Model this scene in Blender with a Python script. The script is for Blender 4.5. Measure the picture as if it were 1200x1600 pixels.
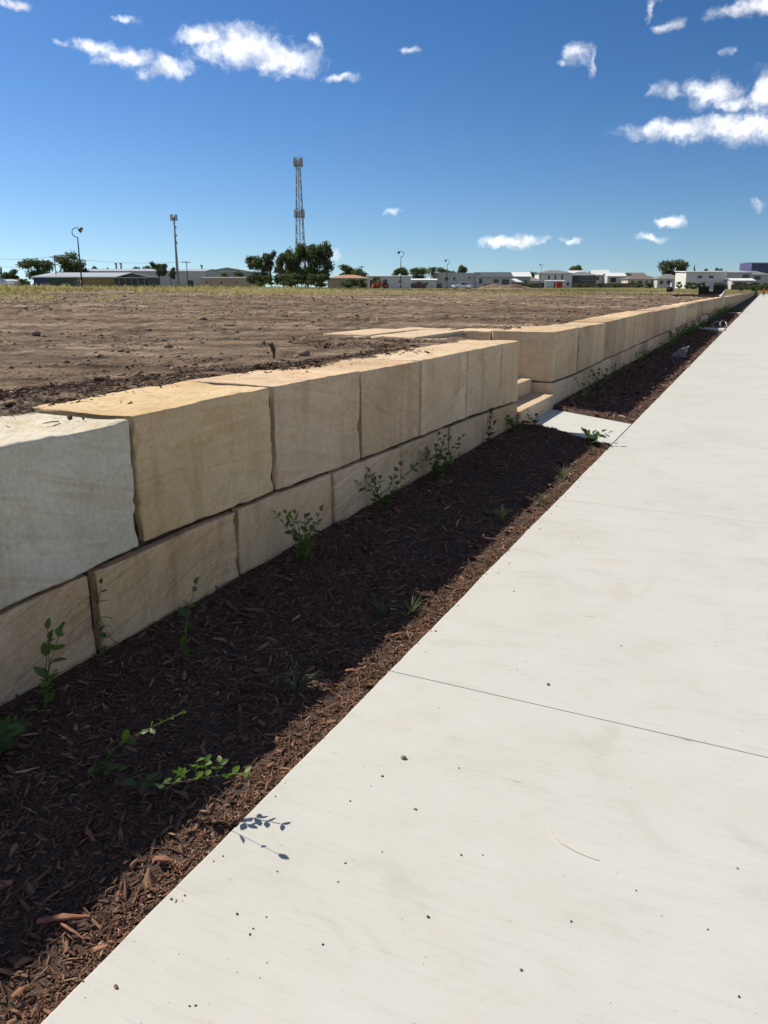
import bpy, bmesh, math, random
import numpy as np
from mathutils import Vector, Matrix

# ------------------------------------------------------------------ reset
for o in list(bpy.data.objects):
    bpy.data.objects.remove(o)
S = bpy.context.scene
COL = S.collection
random.seed(7)
rng = np.random.default_rng(7)

# ------------------------------------------------------------------ camera
# world: +Y runs along the footpath, +X to its open side, z = 0 is the path's surface
EYE = 1.55
F_PX, ROW_H, COL_V = 1244.4, 452.0, 1195.5            # focal length and vanishing row/column of a 1200x1600 frame
PITCH = math.atan((800 - ROW_H) / F_PX)
YAW = math.atan((COL_V - 600) / F_PX * math.cos(PITCH))
cam = bpy.data.cameras.new('camera')
cam.sensor_fit = 'VERTICAL'
cam.sensor_height = 36.0
cam.lens = 28.0
cam.clip_start = 0.05
cam.clip_end = 12000
camo = bpy.data.objects.new('camera', cam)
COL.objects.link(camo)
camo.location = (0, 0, EYE)
camo.rotation_euler = (math.pi / 2 - PITCH, 0, YAW)
S.camera = camo
S.render.resolution_x, S.render.resolution_y = 768, 1024


def sight(px, py):
    u = (px - 600) / F_PX
    v = (800 - py) / F_PX
    fw = math.cos(PITCH) + v * math.sin(PITCH)
    up = -math.sin(PITCH) + v * math.cos(PITCH)
    return Vector((-math.sin(YAW) * fw + math.cos(YAW) * u, math.cos(YAW) * fw + math.sin(YAW) * u, up))


# ------------------------------------------------------------------ sun
TO_SUN = Vector((-1.0, 0.10, 1.0)).normalized()
sun = bpy.data.lights.new('sun', 'SUN')
sun.energy = 3.55
sun.angle = math.radians(0.53)
sun.color = (1.0, 0.925, 0.80)
suno = bpy.data.objects.new('sun', sun)
COL.objects.link(suno)
suno.rotation_euler = TO_SUN.to_track_quat('Z', 'Y').to_euler()
suno.location = (-30, 5, 40)

# ------------------------------------------------------------------ exposure
S.view_settings.view_transform = 'Standard'
S.view_settings.look = 'None'
S.view_settings.gamma = 1.0
S.view_settings.use_curve_mapping = False
S.view_settings.exposure = 0.74

# ------------------------------------------------------------------ sky with clouds
W = bpy.data.worlds.new('World')
S.world = W
W.use_nodes = True
wn, wl = W.node_tree.nodes, W.node_tree.links
wn.clear()


def wnode(t, **k):
    n = wn.new(t)
    for a, b in k.items():
        setattr(n, a, b)
    return n


def wmath(op, a, b=None, c=None, clamp=False):
    n = wnode('ShaderNodeMath', operation=op, use_clamp=clamp)
    for i, v in enumerate((a, b, c)):
        if v is None:
            continue
        if isinstance(v, (int, float)):
            n.inputs[i].default_value = v
        else:
            wl.new(v, n.inputs[i])
    return n.outputs[0]


sky = wnode('ShaderNodeTexSky', sky_type='NISHITA')
sky.sun_disc = False
sky.sun_elevation = math.asin(TO_SUN.z)
sky.sun_rotation = math.atan2(TO_SUN.x, TO_SUN.y)
sky.altitude = 30
sky.air_density = 1.0
sky.dust_density = 0.25
sky.ozone_density = 2.2
SKY_STRENGTH = 0.070
hs = wnode('ShaderNodeHueSaturation')
hs.inputs['Saturation'].default_value = 1.15
hs.inputs['Value'].default_value = 0.95
# a photographic contrast curve on the sky: deep above, pale at the rim
gn = wnode('ShaderNodeGamma')
gn.inputs['Gamma'].default_value = 1.40
pre = wnode('ShaderNodeVectorMath', operation='SCALE')
pre.inputs['Scale'].default_value = 0.142
wl.new(sky.outputs[0], pre.inputs[0])
wl.new(pre.outputs[0], gn.inputs['Color'])
post = wnode('ShaderNodeVectorMath', operation='MULTIPLY')
post.inputs[1].default_value = (7.2, 6.9, 7.0)
wl.new(gn.outputs[0], post.inputs[0])
wl.new(post.outputs[0], hs.inputs['Color'])
W.cycles.sampling_method = 'MANUAL'
W.cycles.sample_map_resolution = 512
tc = wnode('ShaderNodeTexCoord')
lift = wnode('ShaderNodeVectorMath', operation='ADD')
lift.inputs[1].default_value = (0, 0, 0.06)
wl.new(tc.outputs['Generated'], lift.inputs[0])
wl.new(lift.outputs[0], sky.inputs['Vector'])
sep = wnode('ShaderNodeSeparateXYZ')
wl.new(tc.outputs['Generated'], sep.inputs[0])
az = wmath('ARCTAN2', sep.outputs[0], sep.outputs[1])
el = wmath('ARCSINE', sep.outputs[2])
comb = wnode('ShaderNodeCombineXYZ')
wl.new(az, comb.inputs[0])
wl.new(el, comb.inputs[1])
# (column, row, half width, half height): where the clouds hang in the sky, each an overlap of a few puffs
CLOUDS = [
    (322, 58, 44, 17), (378, 74, 74, 32), (446, 94, 58, 24), (488, 66, 13, 12), (534, 121, 34, 8),
    (148, 75, 36, 12), (200, 90, 52, 14), (258, 105, 46, 16), (198, 30, 24, 9), (94, 71, 14, 6),
    (20, 2, 28, 9), (642, 77, 20, 8), (902, 84, 24, 20), (880, 101, 16, 9), (926, 100, 9, 18),
    (1014, 8, 10, 18), (1046, 38, 26, 12), (1140, 20, 36, 13), (1188, 4, 42, 19), (1140, 82, 18, 9),
    (1040, 140, 38, 13), (1112, 146, 50, 24), (1150, 162, 40, 12), (1205, 140, 40, 36), (1050, 203, 84, 15), (1160, 200, 110, 20),
    (1050, 347, 22, 9), (808, 377, 48, 9), (1018, 373, 34, 6), (892, 376, 20, 5),
    (614, 330, 20, 5), (518, 398, 15, 11), (1185, 318, 40, 11),
]
spots = []
FAINT = {(1040, 140): 0.5, (1046, 38): 0.45, (1140, 20): 0.45, (1014, 8): 0.5, (902, 84): 0.35, (880, 101): 0.4, (926, 100): 0.4, (614, 330): 0.55, (1185, 318): 0.72, (892, 376): 0.5, (1018, 373): 0.35, (198, 30): 0.5, (94, 71): 0.5, (1140, 82): 0.6, (534, 121): 0.45, (1150, 162): 0.3, (642, 77): 0.4, (518, 398): 0.3}
for px, py, hw, hh in CLOUDS:
    d = sight(px, py).normalized()
    a0, e0 = math.atan2(d.x, d.y), math.asin(d.z)
    dx, dy = sight(px + 10, py).normalized(), sight(px, py - 10).normalized()
    ka = abs(math.atan2(dx.x, dx.y) - a0) / 10
    ke = abs(math.asin(dy.z) - e0) / 10
    spots.append((a0, e0, hw * ka * 1.3, hh * ke * 1.45, FAINT.get((px, py), 0.0)))
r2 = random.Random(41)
for k in range(20):                                     # cumulus carried on out of view, made many and large to brighten the shade
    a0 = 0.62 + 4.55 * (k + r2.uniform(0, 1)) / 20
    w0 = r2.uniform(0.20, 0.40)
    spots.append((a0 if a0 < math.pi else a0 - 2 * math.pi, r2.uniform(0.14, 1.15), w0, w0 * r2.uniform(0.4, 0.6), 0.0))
# warp of the cloud coordinate, for ragged outlines
nz = wnode('ShaderNodeTexNoise', noise_dimensions='2D')
nz.inputs['Scale'].default_value = 30
nz.inputs['Detail'].default_value = 5
nz.inputs['Roughness'].default_value = 0.56
wl.new(comb.outputs[0], nz.inputs['Vector'])
wadd = wnode('ShaderNodeVectorMath', operation='MULTIPLY_ADD')
wl.new(nz.outputs['Color'], wadd.inputs[0])
wadd.inputs[1].default_value = (0.040, 0.022, 0.0)
wl.new(comb.outputs[0], wadd.inputs[2])
tot = None
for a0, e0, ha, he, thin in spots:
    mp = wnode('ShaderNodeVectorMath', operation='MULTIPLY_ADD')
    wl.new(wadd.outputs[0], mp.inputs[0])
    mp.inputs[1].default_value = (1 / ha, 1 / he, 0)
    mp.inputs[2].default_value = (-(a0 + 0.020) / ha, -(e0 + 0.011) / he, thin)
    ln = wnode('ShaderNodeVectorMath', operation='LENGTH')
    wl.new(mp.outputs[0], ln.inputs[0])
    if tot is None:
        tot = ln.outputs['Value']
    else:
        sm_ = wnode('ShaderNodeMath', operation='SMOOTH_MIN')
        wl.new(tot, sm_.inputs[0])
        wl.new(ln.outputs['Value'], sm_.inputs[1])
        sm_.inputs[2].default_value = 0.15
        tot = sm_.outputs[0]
nz2 = wnode('ShaderNodeTexNoise', noise_dimensions='2D')
nz2.inputs['Scale'].default_value = 70
nz2.inputs['Detail'].default_value = 5
nz2.inputs['Roughness'].default_value = 0.58
wl.new(wadd.outputs[0], nz2.inputs['Vector'])
dens = wmath('MULTIPLY_ADD', nz2.outputs[0], 0.85, wmath('SUBTRACT', 0.50, tot))
cover = wnode('ShaderNodeMapRange', interpolation_type='SMOOTHSTEP')
cover.inputs['From Min'].default_value = -0.04
cover.inputs['From Max'].default_value = 1.02
cover.inputs['To Max'].default_value = 0.96
wl.new(dens, cover.inputs['Value'])
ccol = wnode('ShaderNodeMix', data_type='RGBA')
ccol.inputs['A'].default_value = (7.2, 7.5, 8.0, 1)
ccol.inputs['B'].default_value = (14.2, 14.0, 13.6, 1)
shade = wnode('ShaderNodeMapRange', interpolation_type='SMOOTHSTEP')
shade.inputs['From Min'].default_value = 0.30
shade.inputs['From Max'].default_value = 0.62
wl.new(nz.outputs[0], shade.inputs['Value'])
wl.new(shade.outputs[0], ccol.inputs['Factor'])
cm = wnode('ShaderNodeMix', data_type='RGBA')
wl.new(cover.outputs[0], cm.inputs['Factor'])
wl.new(hs.outputs[0], cm.inputs['A'])
wl.new(ccol.outputs['Result'], cm.inputs['B'])
bgn = wnode('ShaderNodeBackground')
bgn.inputs['Strength'].default_value = SKY_STRENGTH
wl.new(cm.outputs['Result'], bgn.inputs['Color'])
wo = wnode('ShaderNodeOutputWorld')
wl.new(bgn.outputs[0], wo.inputs['Surface'])


# ================================================================== helpers
def setp(o, label=None, cat=None, group=None, kind=None):
    if label:
        o['label'] = label
    if cat:
        o['category'] = cat
    if group:
        o['group'] = group
    if kind:
        o['kind'] = kind
    return o


def empty(name, loc=(0, 0, 0), rz=0.0):
    o = bpy.data.objects.new(name, None)
    o.empty_display_size = 0.2
    COL.objects.link(o)
    o.location = loc
    o.rotation_euler = (0, 0, rz)
    return o


def link_mesh(name, me, mat, parent=None, smooth=False):
    o = bpy.data.objects.new(name, me)
    COL.objects.link(o)
    if mat is not None and len(me.materials) == 0:
        me.materials.append(mat)
    if parent is not None:
        o.parent = parent
    if smooth:
        me.polygons.foreach_set('use_smooth', [True] * len(me.polygons))
    return o


class MB:
    """collects simple solids, built as ONE mesh"""
    def __init__(self):
        self.v, self.f = [], []

    def add(self, vs, fs):
        n = len(self.v)
        self.v += [tuple(p) for p in vs]
        self.f += [tuple(i + n for i in q) for q in fs]
        return self

    def box(self, x0, x1, y0, y1, z0, z1):
        return self.add([(x0, y0, z0), (x1, y0, z0), (x1, y1, z0), (x0, y1, z0), (x0, y0, z1), (x1, y0, z1), (x1, y1, z1), (x0, y1, z1)],
                        [(3, 2, 1, 0), (4, 5, 6, 7), (0, 1, 5, 4), (1, 2, 6, 5), (2, 3, 7, 6), (3, 0, 4, 7)])

    def tube(self, pts, rad, n=6, cap=True):
        pts = [Vector(p) for p in pts]
        if not hasattr(rad, '__len__'):
            rad = [rad] * len(pts)
        vs, fs = [], []
        for i, p in enumerate(pts):
            t = (pts[min(i + 1, len(pts) - 1)] - pts[max(i - 1, 0)]).normalized()
            a = t.cross(Vector((0, 0, 1)) if abs(t.z) < 0.9 else Vector((1, 0, 0))).normalized()
            b = t.cross(a)
            for k in range(n):
                w = 2 * math.pi * k / n
                vs.append(p + (a * math.cos(w) + b * math.sin(w)) * rad[i])
        for i in range(len(pts) - 1):
            for k in range(n):
                fs.append((i * n + k, i * n + (k + 1) % n, (i + 1) * n + (k + 1) % n, (i + 1) * n + k))
        if cap:
            fs.append(tuple(range(n)))
            fs.append(tuple(range((len(pts) - 1) * n, len(pts) * n))[::-1])
        return self.add(vs, fs)

    def prism(self, poly, axis, a, b):
        """poly of 2-D points swept along an axis from a to b"""
        n = len(poly)
        def p3(q, t):
            return {'x': (t, q[0], q[1]), 'y': (q[0], t, q[1]), 'z': (q[0], q[1], t)}[axis]
        vs = [p3(q, a) for q in poly] + [p3(q, b) for q in poly]
        fs = [tuple(range(n)), tuple(range(n, 2 * n))[::-1]] + [(i, i + n, (i + 1) % n + n, (i + 1) % n) for i in range(n)]
        return self.add(vs, fs)

    def mesh(self, name):
        me = bpy.data.meshes.new(name)
        me.from_pydata(self.v, [], self.f)
        bm = bmesh.new()
        bm.from_mesh(me)
        bmesh.ops.recalc_face_normals(bm, faces=bm.faces)
        bm.to_mesh(me)
        bm.free()
        return me

    def build(self, name, mat, parent=None, smooth=False, bevel=0.0):
        me = self.mesh(name)
        if bevel:
            bm = bmesh.new()
            bm.from_mesh(me)
            bmesh.ops.bevel(bm, geom=list(bm.edges), offset=bevel, segments=2, affect='EDGES', profile=0.6)
            bm.to_mesh(me)
            bm.free()
        return link_mesh(name, me, mat, parent, smooth)


def np_mesh(name, V, Fq, mat, parent=None, smooth=False, tint=None):
    """fast mesh from arrays: V (n,3), Fq (m,k)"""
    me = bpy.data.meshes.new(name)
    V = np.asarray(V, np.float32)
    Fq = np.asarray(Fq, np.int32)
    m, k = Fq.shape
    me.vertices.add(len(V))
    me.vertices.foreach_set('co', V.ravel())
    me.loops.add(m * k)
    me.loops.foreach_set('vertex_index', Fq.ravel())
    me.polygons.add(m)
    me.polygons.foreach_set('loop_start', np.arange(0, m * k, k, dtype=np.int32))
    if tint is not None:
        at = me.attributes.new('tint', 'FLOAT', 'POINT')
        at.data.foreach_set('value', np.asarray(tint, np.float32))
    me.update(calc_edges=True)
    me.validate()
    return link_mesh(name, me, mat, parent, smooth)


_lat = np.random.default_rng(11).random((64, 64, 64)).astype(np.float32)


def vnoise(P, sc=1.0, seed=0):
    """smooth value noise in -1..1 at points P (n,3)"""
    Q = np.asarray(P, np.float64) * sc + np.array([17.3, 5.1, 9.7]) * (seed + 1)
    i = np.floor(Q).astype(np.int64)
    f = Q - i
    f = f * f * (3 - 2 * f)
    r = 0
    for a in (0, 1):
        wa = f[:, 0] if a else 1 - f[:, 0]
        for b in (0, 1):
            wb = f[:, 1] if b else 1 - f[:, 1]
            for c in (0, 1):
                wc = f[:, 2] if c else 1 - f[:, 2]
                r = r + wa * wb * wc * _lat[(i[:, 0] + a) & 63, (i[:, 1] + b) & 63, (i[:, 2] + c) & 63]
    return r * 2 - 1


def fbm(P, sc=1.0, seed=0, oct=4, gain=0.5):
    r, a, t = 0, 1.0, 0
    for k in range(oct):
        r = r + a * vnoise(P, sc * 2 ** k, seed + k * 3)
        t += a
        a *= gain
    return r / t


def sstep(a, b, x):
    t = np.clip((np.asarray(x, float) - a) / (b - a), 0, 1)
    return t * t * (3 - 2 * t)


R_T = [0, 14, 22, 30, 45, 60, 86, 190, 400, 1000, 5000]
Z_T = [1.0, 1.0, 1.04, 1.12, 1.28, 1.40, 1.50, 1.56, 2.3, 4.0, 10.0]


def gz(x, y):
    """height of the raised ground behind the wall"""
    x = np.asarray(x, float)
    y = np.asarray(y, float)
    r = np.hypot(x, y)
    s = sstep(4, 45, -x)
    far = sstep(260, 420, y)
    s = np.maximum(s, far)
    return (1 - s) * 0.99 + s * np.interp(r, R_T, Z_T)


def spot(px, fw):
    """ground point in the direction of a frame column at forward distance fw"""
    d = sight(px, ROW_H)
    x, y = d.x * fw * math.cos(PITCH), d.y * fw * math.cos(PITCH)
    return Vector((x, y, float(gz(x, y))))


def mpx(fw):
    return fw / 1342.0          # metres to one frame row near the horizon


def wpx(fw):
    return fw / 1292.0          # metres to one frame column


# ================================================================== materials
def mat(name):
    m = bpy.data.materials.new(name)
    m.use_nodes = True
    nt = m.node_tree
    b = nt.nodes['Principled BSDF']
    return m, nt, b


def nd(nt, t, **k):
    n = nt.nodes.new(t)
    for a, v in k.items():
        if a.startswith('i_'):
            n.inputs[a[2:].replace('_', ' ')].default_value = v
        else:
            setattr(n, a, v)
    return n


def ramp(nt, fac, stops):
    n = nt.nodes.new('ShaderNodeValToRGB')
    e = n.color_ramp.elements
    while len(e) < len(stops):
        e.new(0.5)
    for k, (p, c) in enumerate(stops):
        e[k].position = p
        e[k].color = (*c, 1) if len(c) == 3 else c
    nt.links.new(fac, n.inputs[0])
    return n.outputs[0]


def mixc(nt, fac, a, b, blend='MIX'):
    n = nt.nodes.new('ShaderNodeMix')
    n.data_type = 'RGBA'
    n.blend_type = blend
    for sock, v in (('Factor', fac), ('A', a), ('B', b)):
        if isinstance(v, (int, float)):
            n.inputs[sock].default_value = v
        elif isinstance(v, tuple):
            n.inputs[sock].default_value = (*v, 1)
        else:
            nt.links.new(v, n.inputs[sock])
    return n.outputs['Result']


def noise(nt, vec, scale, detail=4, rough=0.55, dist=0.0):
    n = nd(nt, 'ShaderNodeTexNoise')
    n.inputs['Scale'].default_value = scale
    n.inputs['Detail'].default_value = detail
    n.inputs['Roughness'].default_value = rough
    n.inputs['Distortion'].default_value = dist
    if vec is not None:
        nt.links.new(vec, n.inputs['Vector'])
    return n.outputs[0]


def mapped(nt, src, scale=(1, 1, 1), rot=(0, 0, 0), loc=(0, 0, 0)):
    n = nd(nt, 'ShaderNodeMapping')
    n.inputs['Scale'].default_value = scale
    n.inputs['Rotation'].default_value = rot
    n.inputs['Location'].default_value = loc
    nt.links.new(src, n.inputs['Vector'])
    return n.outputs[0]


def bump(nt, b, h, strength, dist):
    n = nd(nt, 'ShaderNodeBump')
    n.inputs['Strength'].default_value = strength
    n.inputs['Distance'].default_value = dist
    nt.links.new(h, n.inputs['Height'])
    nt.links.new(n.outputs[0], b.inputs['Normal'])
    return n


def plain(name, col, rough=0.6, var=0.12, scale=3.0, metal=0.0, spec=0.3):
    m, nt, b = mat(name)
    c = nd(nt, 'ShaderNodeTexCoord')
    n = noise(nt, c.outputs['Object'], scale, 5)
    lo = tuple(v * (1 - var) for v in col)
    hi = tuple(min(1, v * (1 + var)) for v in col)
    nt.links.new(ramp(nt, n, [(0.3, lo), (0.7, hi)]), b.inputs['Base Color'])
    b.inputs['Roughness'].default_value = rough
    b.inputs['Metallic'].default_value = metal
    b.inputs['Specular IOR Level'].default_value = spec
    return m


def m_concrete(name='concrete', tone=1.0):
    m, nt, b = mat(name)
    g = nd(nt, 'ShaderNodeNewGeometry')
    P = g.outputs['Position']
    big = noise(nt, P, 0.9, 5, 0.6)
    col = ramp(nt, big, [(0.28, (0.505 * tone, 0.495 * tone, 0.448 * tone)), (0.5, (0.532 * tone, 0.527 * tone, 0.486 * tone)), (0.72, (0.540 * tone, 0.537 * tone, 0.503 * tone))])
    # broom marks across the path, blotches of dust and old water
    st = noise(nt, mapped(nt, P, (3.0, 75, 1), (0, 0, 0.03)), 1.0, 8, 0.78)
    col = mixc(nt, 0.6, col, ramp(nt, st, [(0.3, (0.84, 0.84, 0.82)), (0.5, (1, 1, 1)), (0.75, (1.05, 1.05, 1.05))]), 'MULTIPLY')
    bl = noise(nt, mapped(nt, P, (1, 1.6, 1), (0, 0, 0), (3, 1, 0)), 3.2, 7, 0.68, 0.6)
    col = mixc(nt, 0.5, col, ramp(nt, bl, [(0.30, (0.78, 0.77, 0.73)), (0.45, (0.96, 0.955, 0.94)), (0.58, (1, 1, 1)), (0.75, (1.04, 1.04, 1.05))]), 'MULTIPLY')
    br = noise(nt, mapped(nt, P, (1, 1, 1), (0, 0, 0), (11, 5, 0)), 1.1, 6, 0.65, 1.0)
    col = mixc(nt, 0.6, col, ramp(nt, br, [(0.60, (1, 1, 1)), (0.72, (0.92, 0.87, 0.78))]), 'MULTIPLY')
    # dark scuffs and dirt specks
    sc = noise(nt, mapped(nt, P, (3, 9, 1), (0, 0, 0.35), (7, 2, 0)), 2.2, 8, 0.75, 0.3)
    col = mixc(nt, 0.7, col, ramp(nt, sc, [(0.29, (0.42, 0.40, 0.36)), (0.36, (1, 1, 1)), (1, (1, 1, 1))]), 'MULTIPLY')
    sp = noise(nt, mapped(nt, P, (1, 1, 1), (0, 0, 0), (4, 9, 0)), 42, 3, 0.6)
    col = mixc(nt, 0.8, col, ramp(nt, sp, [(0.23, (0.35, 0.32, 0.28)), (0.275, (1, 1, 1)), (1, (1, 1, 1))]), 'MULTIPLY')
    nt.links.new(col, b.inputs['Base Color'])
    b.inputs['Roughness'].default_value = 0.82
    b.inputs['Specular IOR Level'].default_value = 0.25
    fine = noise(nt, mapped(nt, P, (25, 190, 25)), 1.0, 4, 0.7)
    bump(nt, b, fine, 0.25, 0.0015)
    return m


def m_stone(name, sawn=False):
    m, nt, b = mat(name)
    oi = nd(nt, 'ShaderNodeObjectInfo')
    tcn = nd(nt, 'ShaderNodeTexCoord')
    off = nd(nt, 'ShaderNodeVectorMath', operation='SCALE')
    off.inputs[0].default_value = (31.0, 17.0, 23.0)
    nt.links.new(oi.outputs['Random'], off.inputs['Scale'])
    ad = nd(nt, 'ShaderNodeVectorMath', operation='ADD')
    nt.links.new(tcn.outputs['Object'], ad.inputs[0])
    nt.links.new(off.outputs[0], ad.inputs[1])
    P = ad.outputs[0]
    # each stone's own bedding angle
    rot = nd(nt, 'ShaderNodeVectorRotate', rotation_type='X_AXIS')
    nt.links.new(P, rot.inputs['Vector'])
    ang = nd(nt, 'ShaderNodeMath', operation='MULTIPLY_ADD')
    nt.links.new(oi.outputs['Random'], ang.inputs[0])
    ang.inputs[1].default_value = 1.3
    ang.inputs[2].default_value = -0.95
    nt.links.new(ang.outputs[0], rot.inputs['Angle'])
    bed = noise(nt, mapped(nt, rot.outputs[0], (1, 0.9, 9)), 1.3, 6, 0.55, 0.9)
    big = noise(nt, P, 1.6, 5, 0.55)
    fine = noise(nt, P, 38, 6, 0.7)
    mid = noise(nt, P, 7, 5, 0.6)
    c = oi.outputs['Color']
    c = mixc(nt, 0.7, c, ramp(nt, bed, [(0.2, (0.80, 0.72, 0.62)), (0.42, (0.97, 0.95, 0.92)), (0.55, (1.05, 1.05, 1.04)), (0.64, (0.90, 0.80, 0.66)), (0.72, (1.04, 1.03, 1.0)), (1, (1.05, 1.03, 1.0))]), 'MULTIPLY')
    c = mixc(nt, 0.9, c, ramp(nt, big, [(0.3, (0.84, 0.79, 0.70)), (0.55, (1, 1, 1)), (0.75, (1.08, 1.06, 1.02))]), 'MULTIPLY')
    c = mixc(nt, 0.5, c, ramp(nt, mid, [(0.28, (0.80, 0.76, 0.70)), (0.5, (1, 1, 1)), (0.75, (1.06, 1.05, 1.04))]), 'MULTIPLY')
    c = mixc(nt, 0.7, c, ramp(nt, fine, [(0.25, (0.74, 0.72, 0.69)), (0.6, (1.06, 1.06, 1.05))]), 'MULTIPLY')
    pit = noise(nt, P, 16, 8, 0.75, 0.4)
    c = mixc(nt, 0.6, c, ramp(nt, pit, [(0.30, (0.58, 0.52, 0.45)), (0.40, (1, 1, 1)), (1, (1, 1, 1))]), 'MULTIPLY')
    # water stains running down and a few pale scuffs
    drip = noise(nt, mapped(nt, P, (6, 6, 0.55)), 1.1, 4, 0.6)
    c = mixc(nt, 0.45, c, ramp(nt, drip, [(0.28, (0.60, 0.54, 0.47)), (0.46, (1, 1, 1)), (1, (1, 1, 1))]), 'MULTIPLY')
    sc = noise(nt, mapped(nt, P, (3, 3, 2), (0.5, 0.2, 0.3)), 2.3, 7, 0.7, 1.2)
    c = mixc(nt, ramp(nt, sc, [(0.62, (0, 0, 0)), (0.72, (0.5, 0.5, 0.5))]), c, (0.60, 0.53, 0.42))
    nt.links.new(c, b.inputs['Base Color'])
    b.inputs['Roughness'].default_value = 0.9
    b.inputs['Specular IOR Level'].default_value = 0.15
    h = nd(nt, 'ShaderNodeMath', operation='MULTIPLY_ADD')
    nt.links.new(mid, h.inputs[0])
    h.inputs[1].default_value = 0.8
    nt.links.new(fine, h.inputs[2])
    hh = h.outputs[0]
    if sawn:
        wv = nd(nt, 'ShaderNodeTexNoise')
        wv.inputs['Scale'].default_value = 1.0
        wv.inputs['Detail'].default_value = 5
        wv.inputs['Roughness'].default_value = 0.6
        wv.inputs['Distortion'].default_value = 0.5
        curve0 = noise(nt, P, 0.7, 1)
        cs = nd(nt, 'ShaderNodeMath', operation='MULTIPLY')
        cs.inputs[1].default_value = 0.5
        nt.links.new(curve0, cs.inputs[0])
        cv = nd(nt, 'ShaderNodeCombineXYZ')
        nt.links.new(cs.outputs[0], cv.inputs[2])
        av = nd(nt, 'ShaderNodeVectorMath', operation='ADD')
        nt.links.new(mapped(nt, P, (1, 1, 1), (-0.2, 0, 0)), av.inputs[0])
        nt.links.new(cv.outputs[0], av.inputs[1])
        nt.links.new(mapped(nt, av.outputs[0], (2, 1.3, 42)), wv.inputs['Vector'])
        c2 = mixc(nt, 0.42, c, ramp(nt, wv.outputs[0], [(0.3, (0.45, 0.40, 0.34)), (0.48, (1, 1, 1)), (0.7, (1.25, 1.22, 1.18))]), 'MULTIPLY')
        nt.links.new(c2, b.inputs['Base Color'])
        a2 = nd(nt, 'ShaderNodeMath', operation='MULTIPLY_ADD')
        nt.links.new(wv.outputs[0], a2.inputs[0])
        a2.inputs[1].default_value = 1.1
        nt.links.new(hh, a2.inputs[2])
        hh = a2.outputs[0]
    bump(nt, b, hh, 1.0, 0.011)
    return m


def m_tint(name, stops, rough=0.85, bumpy=0.0, spec=0.15, trans=0.0):
    """colour by a random 'tint' value carried by each chip, blade or leaf"""
    m, nt, b = mat(name)
    a = nd(nt, 'ShaderNodeAttribute', attribute_name='tint')
    c = ramp(nt, a.outputs['Fac'], stops)
    g = nd(nt, 'ShaderNodeNewGeometry')
    if bumpy:
        n = noise(nt, g.outputs['Position'], 60, 4, 0.7)
        c = mixc(nt, bumpy, c, ramp(nt, n, [(0.25, (0.55, 0.55, 0.55)), (0.7, (1.15, 1.15, 1.15))]), 'MULTIPLY')
    nt.links.new(c, b.inputs['Base Color'])
    b.inputs['Roughness'].default_value = rough
    b.inputs['Specular IOR Level'].default_value = spec
    if trans:
        t = nd(nt, 'ShaderNodeBsdfTranslucent')
        nt.links.new(mixc(nt, 1.0, c, (1.5, 1.7, 0.7), 'MULTIPLY'), t.inputs['Color'])
        mx = nd(nt, 'ShaderNodeMixShader')
        mx.inputs[0].default_value = trans
        nt.links.new(b.outputs[0], mx.inputs[1])
        nt.links.new(t.outputs[0], mx.inputs[2])
        nt.links.new(mx.outputs[0], nt.nodes['Material Output'].inputs['Surface'])
    return m


def m_leaf(name, dark, light, trans=0.3):
    m, nt, b = mat(name)
    oi = nd(nt, 'ShaderNodeObjectInfo')
    tcn = nd(nt, 'ShaderNodeTexCoord')
    n = noise(nt, tcn.outputs['Object'], 9, 4)
    s = nd(nt, 'ShaderNodeMath', operation='MULTIPLY_ADD')
    nt.links.new(oi.outputs['Random'], s.inputs[0])
    s.inputs[1].default_value = 0.75
    sm = nd(nt, 'ShaderNodeMath', operation='MULTIPLY')
    nt.links.new(n, sm.inputs[0])
    sm.inputs[1].default_value = 0.35
    nt.links.new(sm.outputs[0], s.inputs[2])
    c = ramp(nt, s.outputs[0], [(0.1, dark), (0.9, light)])
    nt.links.new(c, b.inputs['Base Color'])
    b.inputs['Roughness'].default_value = 0.45
    b.inputs['Specular IOR Level'].default_value = 0.4
    t = nd(nt, 'ShaderNodeBsdfTranslucent')
    nt.links.new(mixc(nt, 1.0, c, (1.6, 1.9, 0.6), 'MULTIPLY'), t.inputs['Color'])
    mx = nd(nt, 'ShaderNodeMixShader')
    mx.inputs[0].default_value = trans
    nt.links.new(b.outputs[0], mx.inputs[1])
    nt.links.new(t.outputs[0], mx.inputs[2])
    nt.links.new(mx.outputs[0], nt.nodes['Material Output'].inputs['Surface'])
    return m


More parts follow.
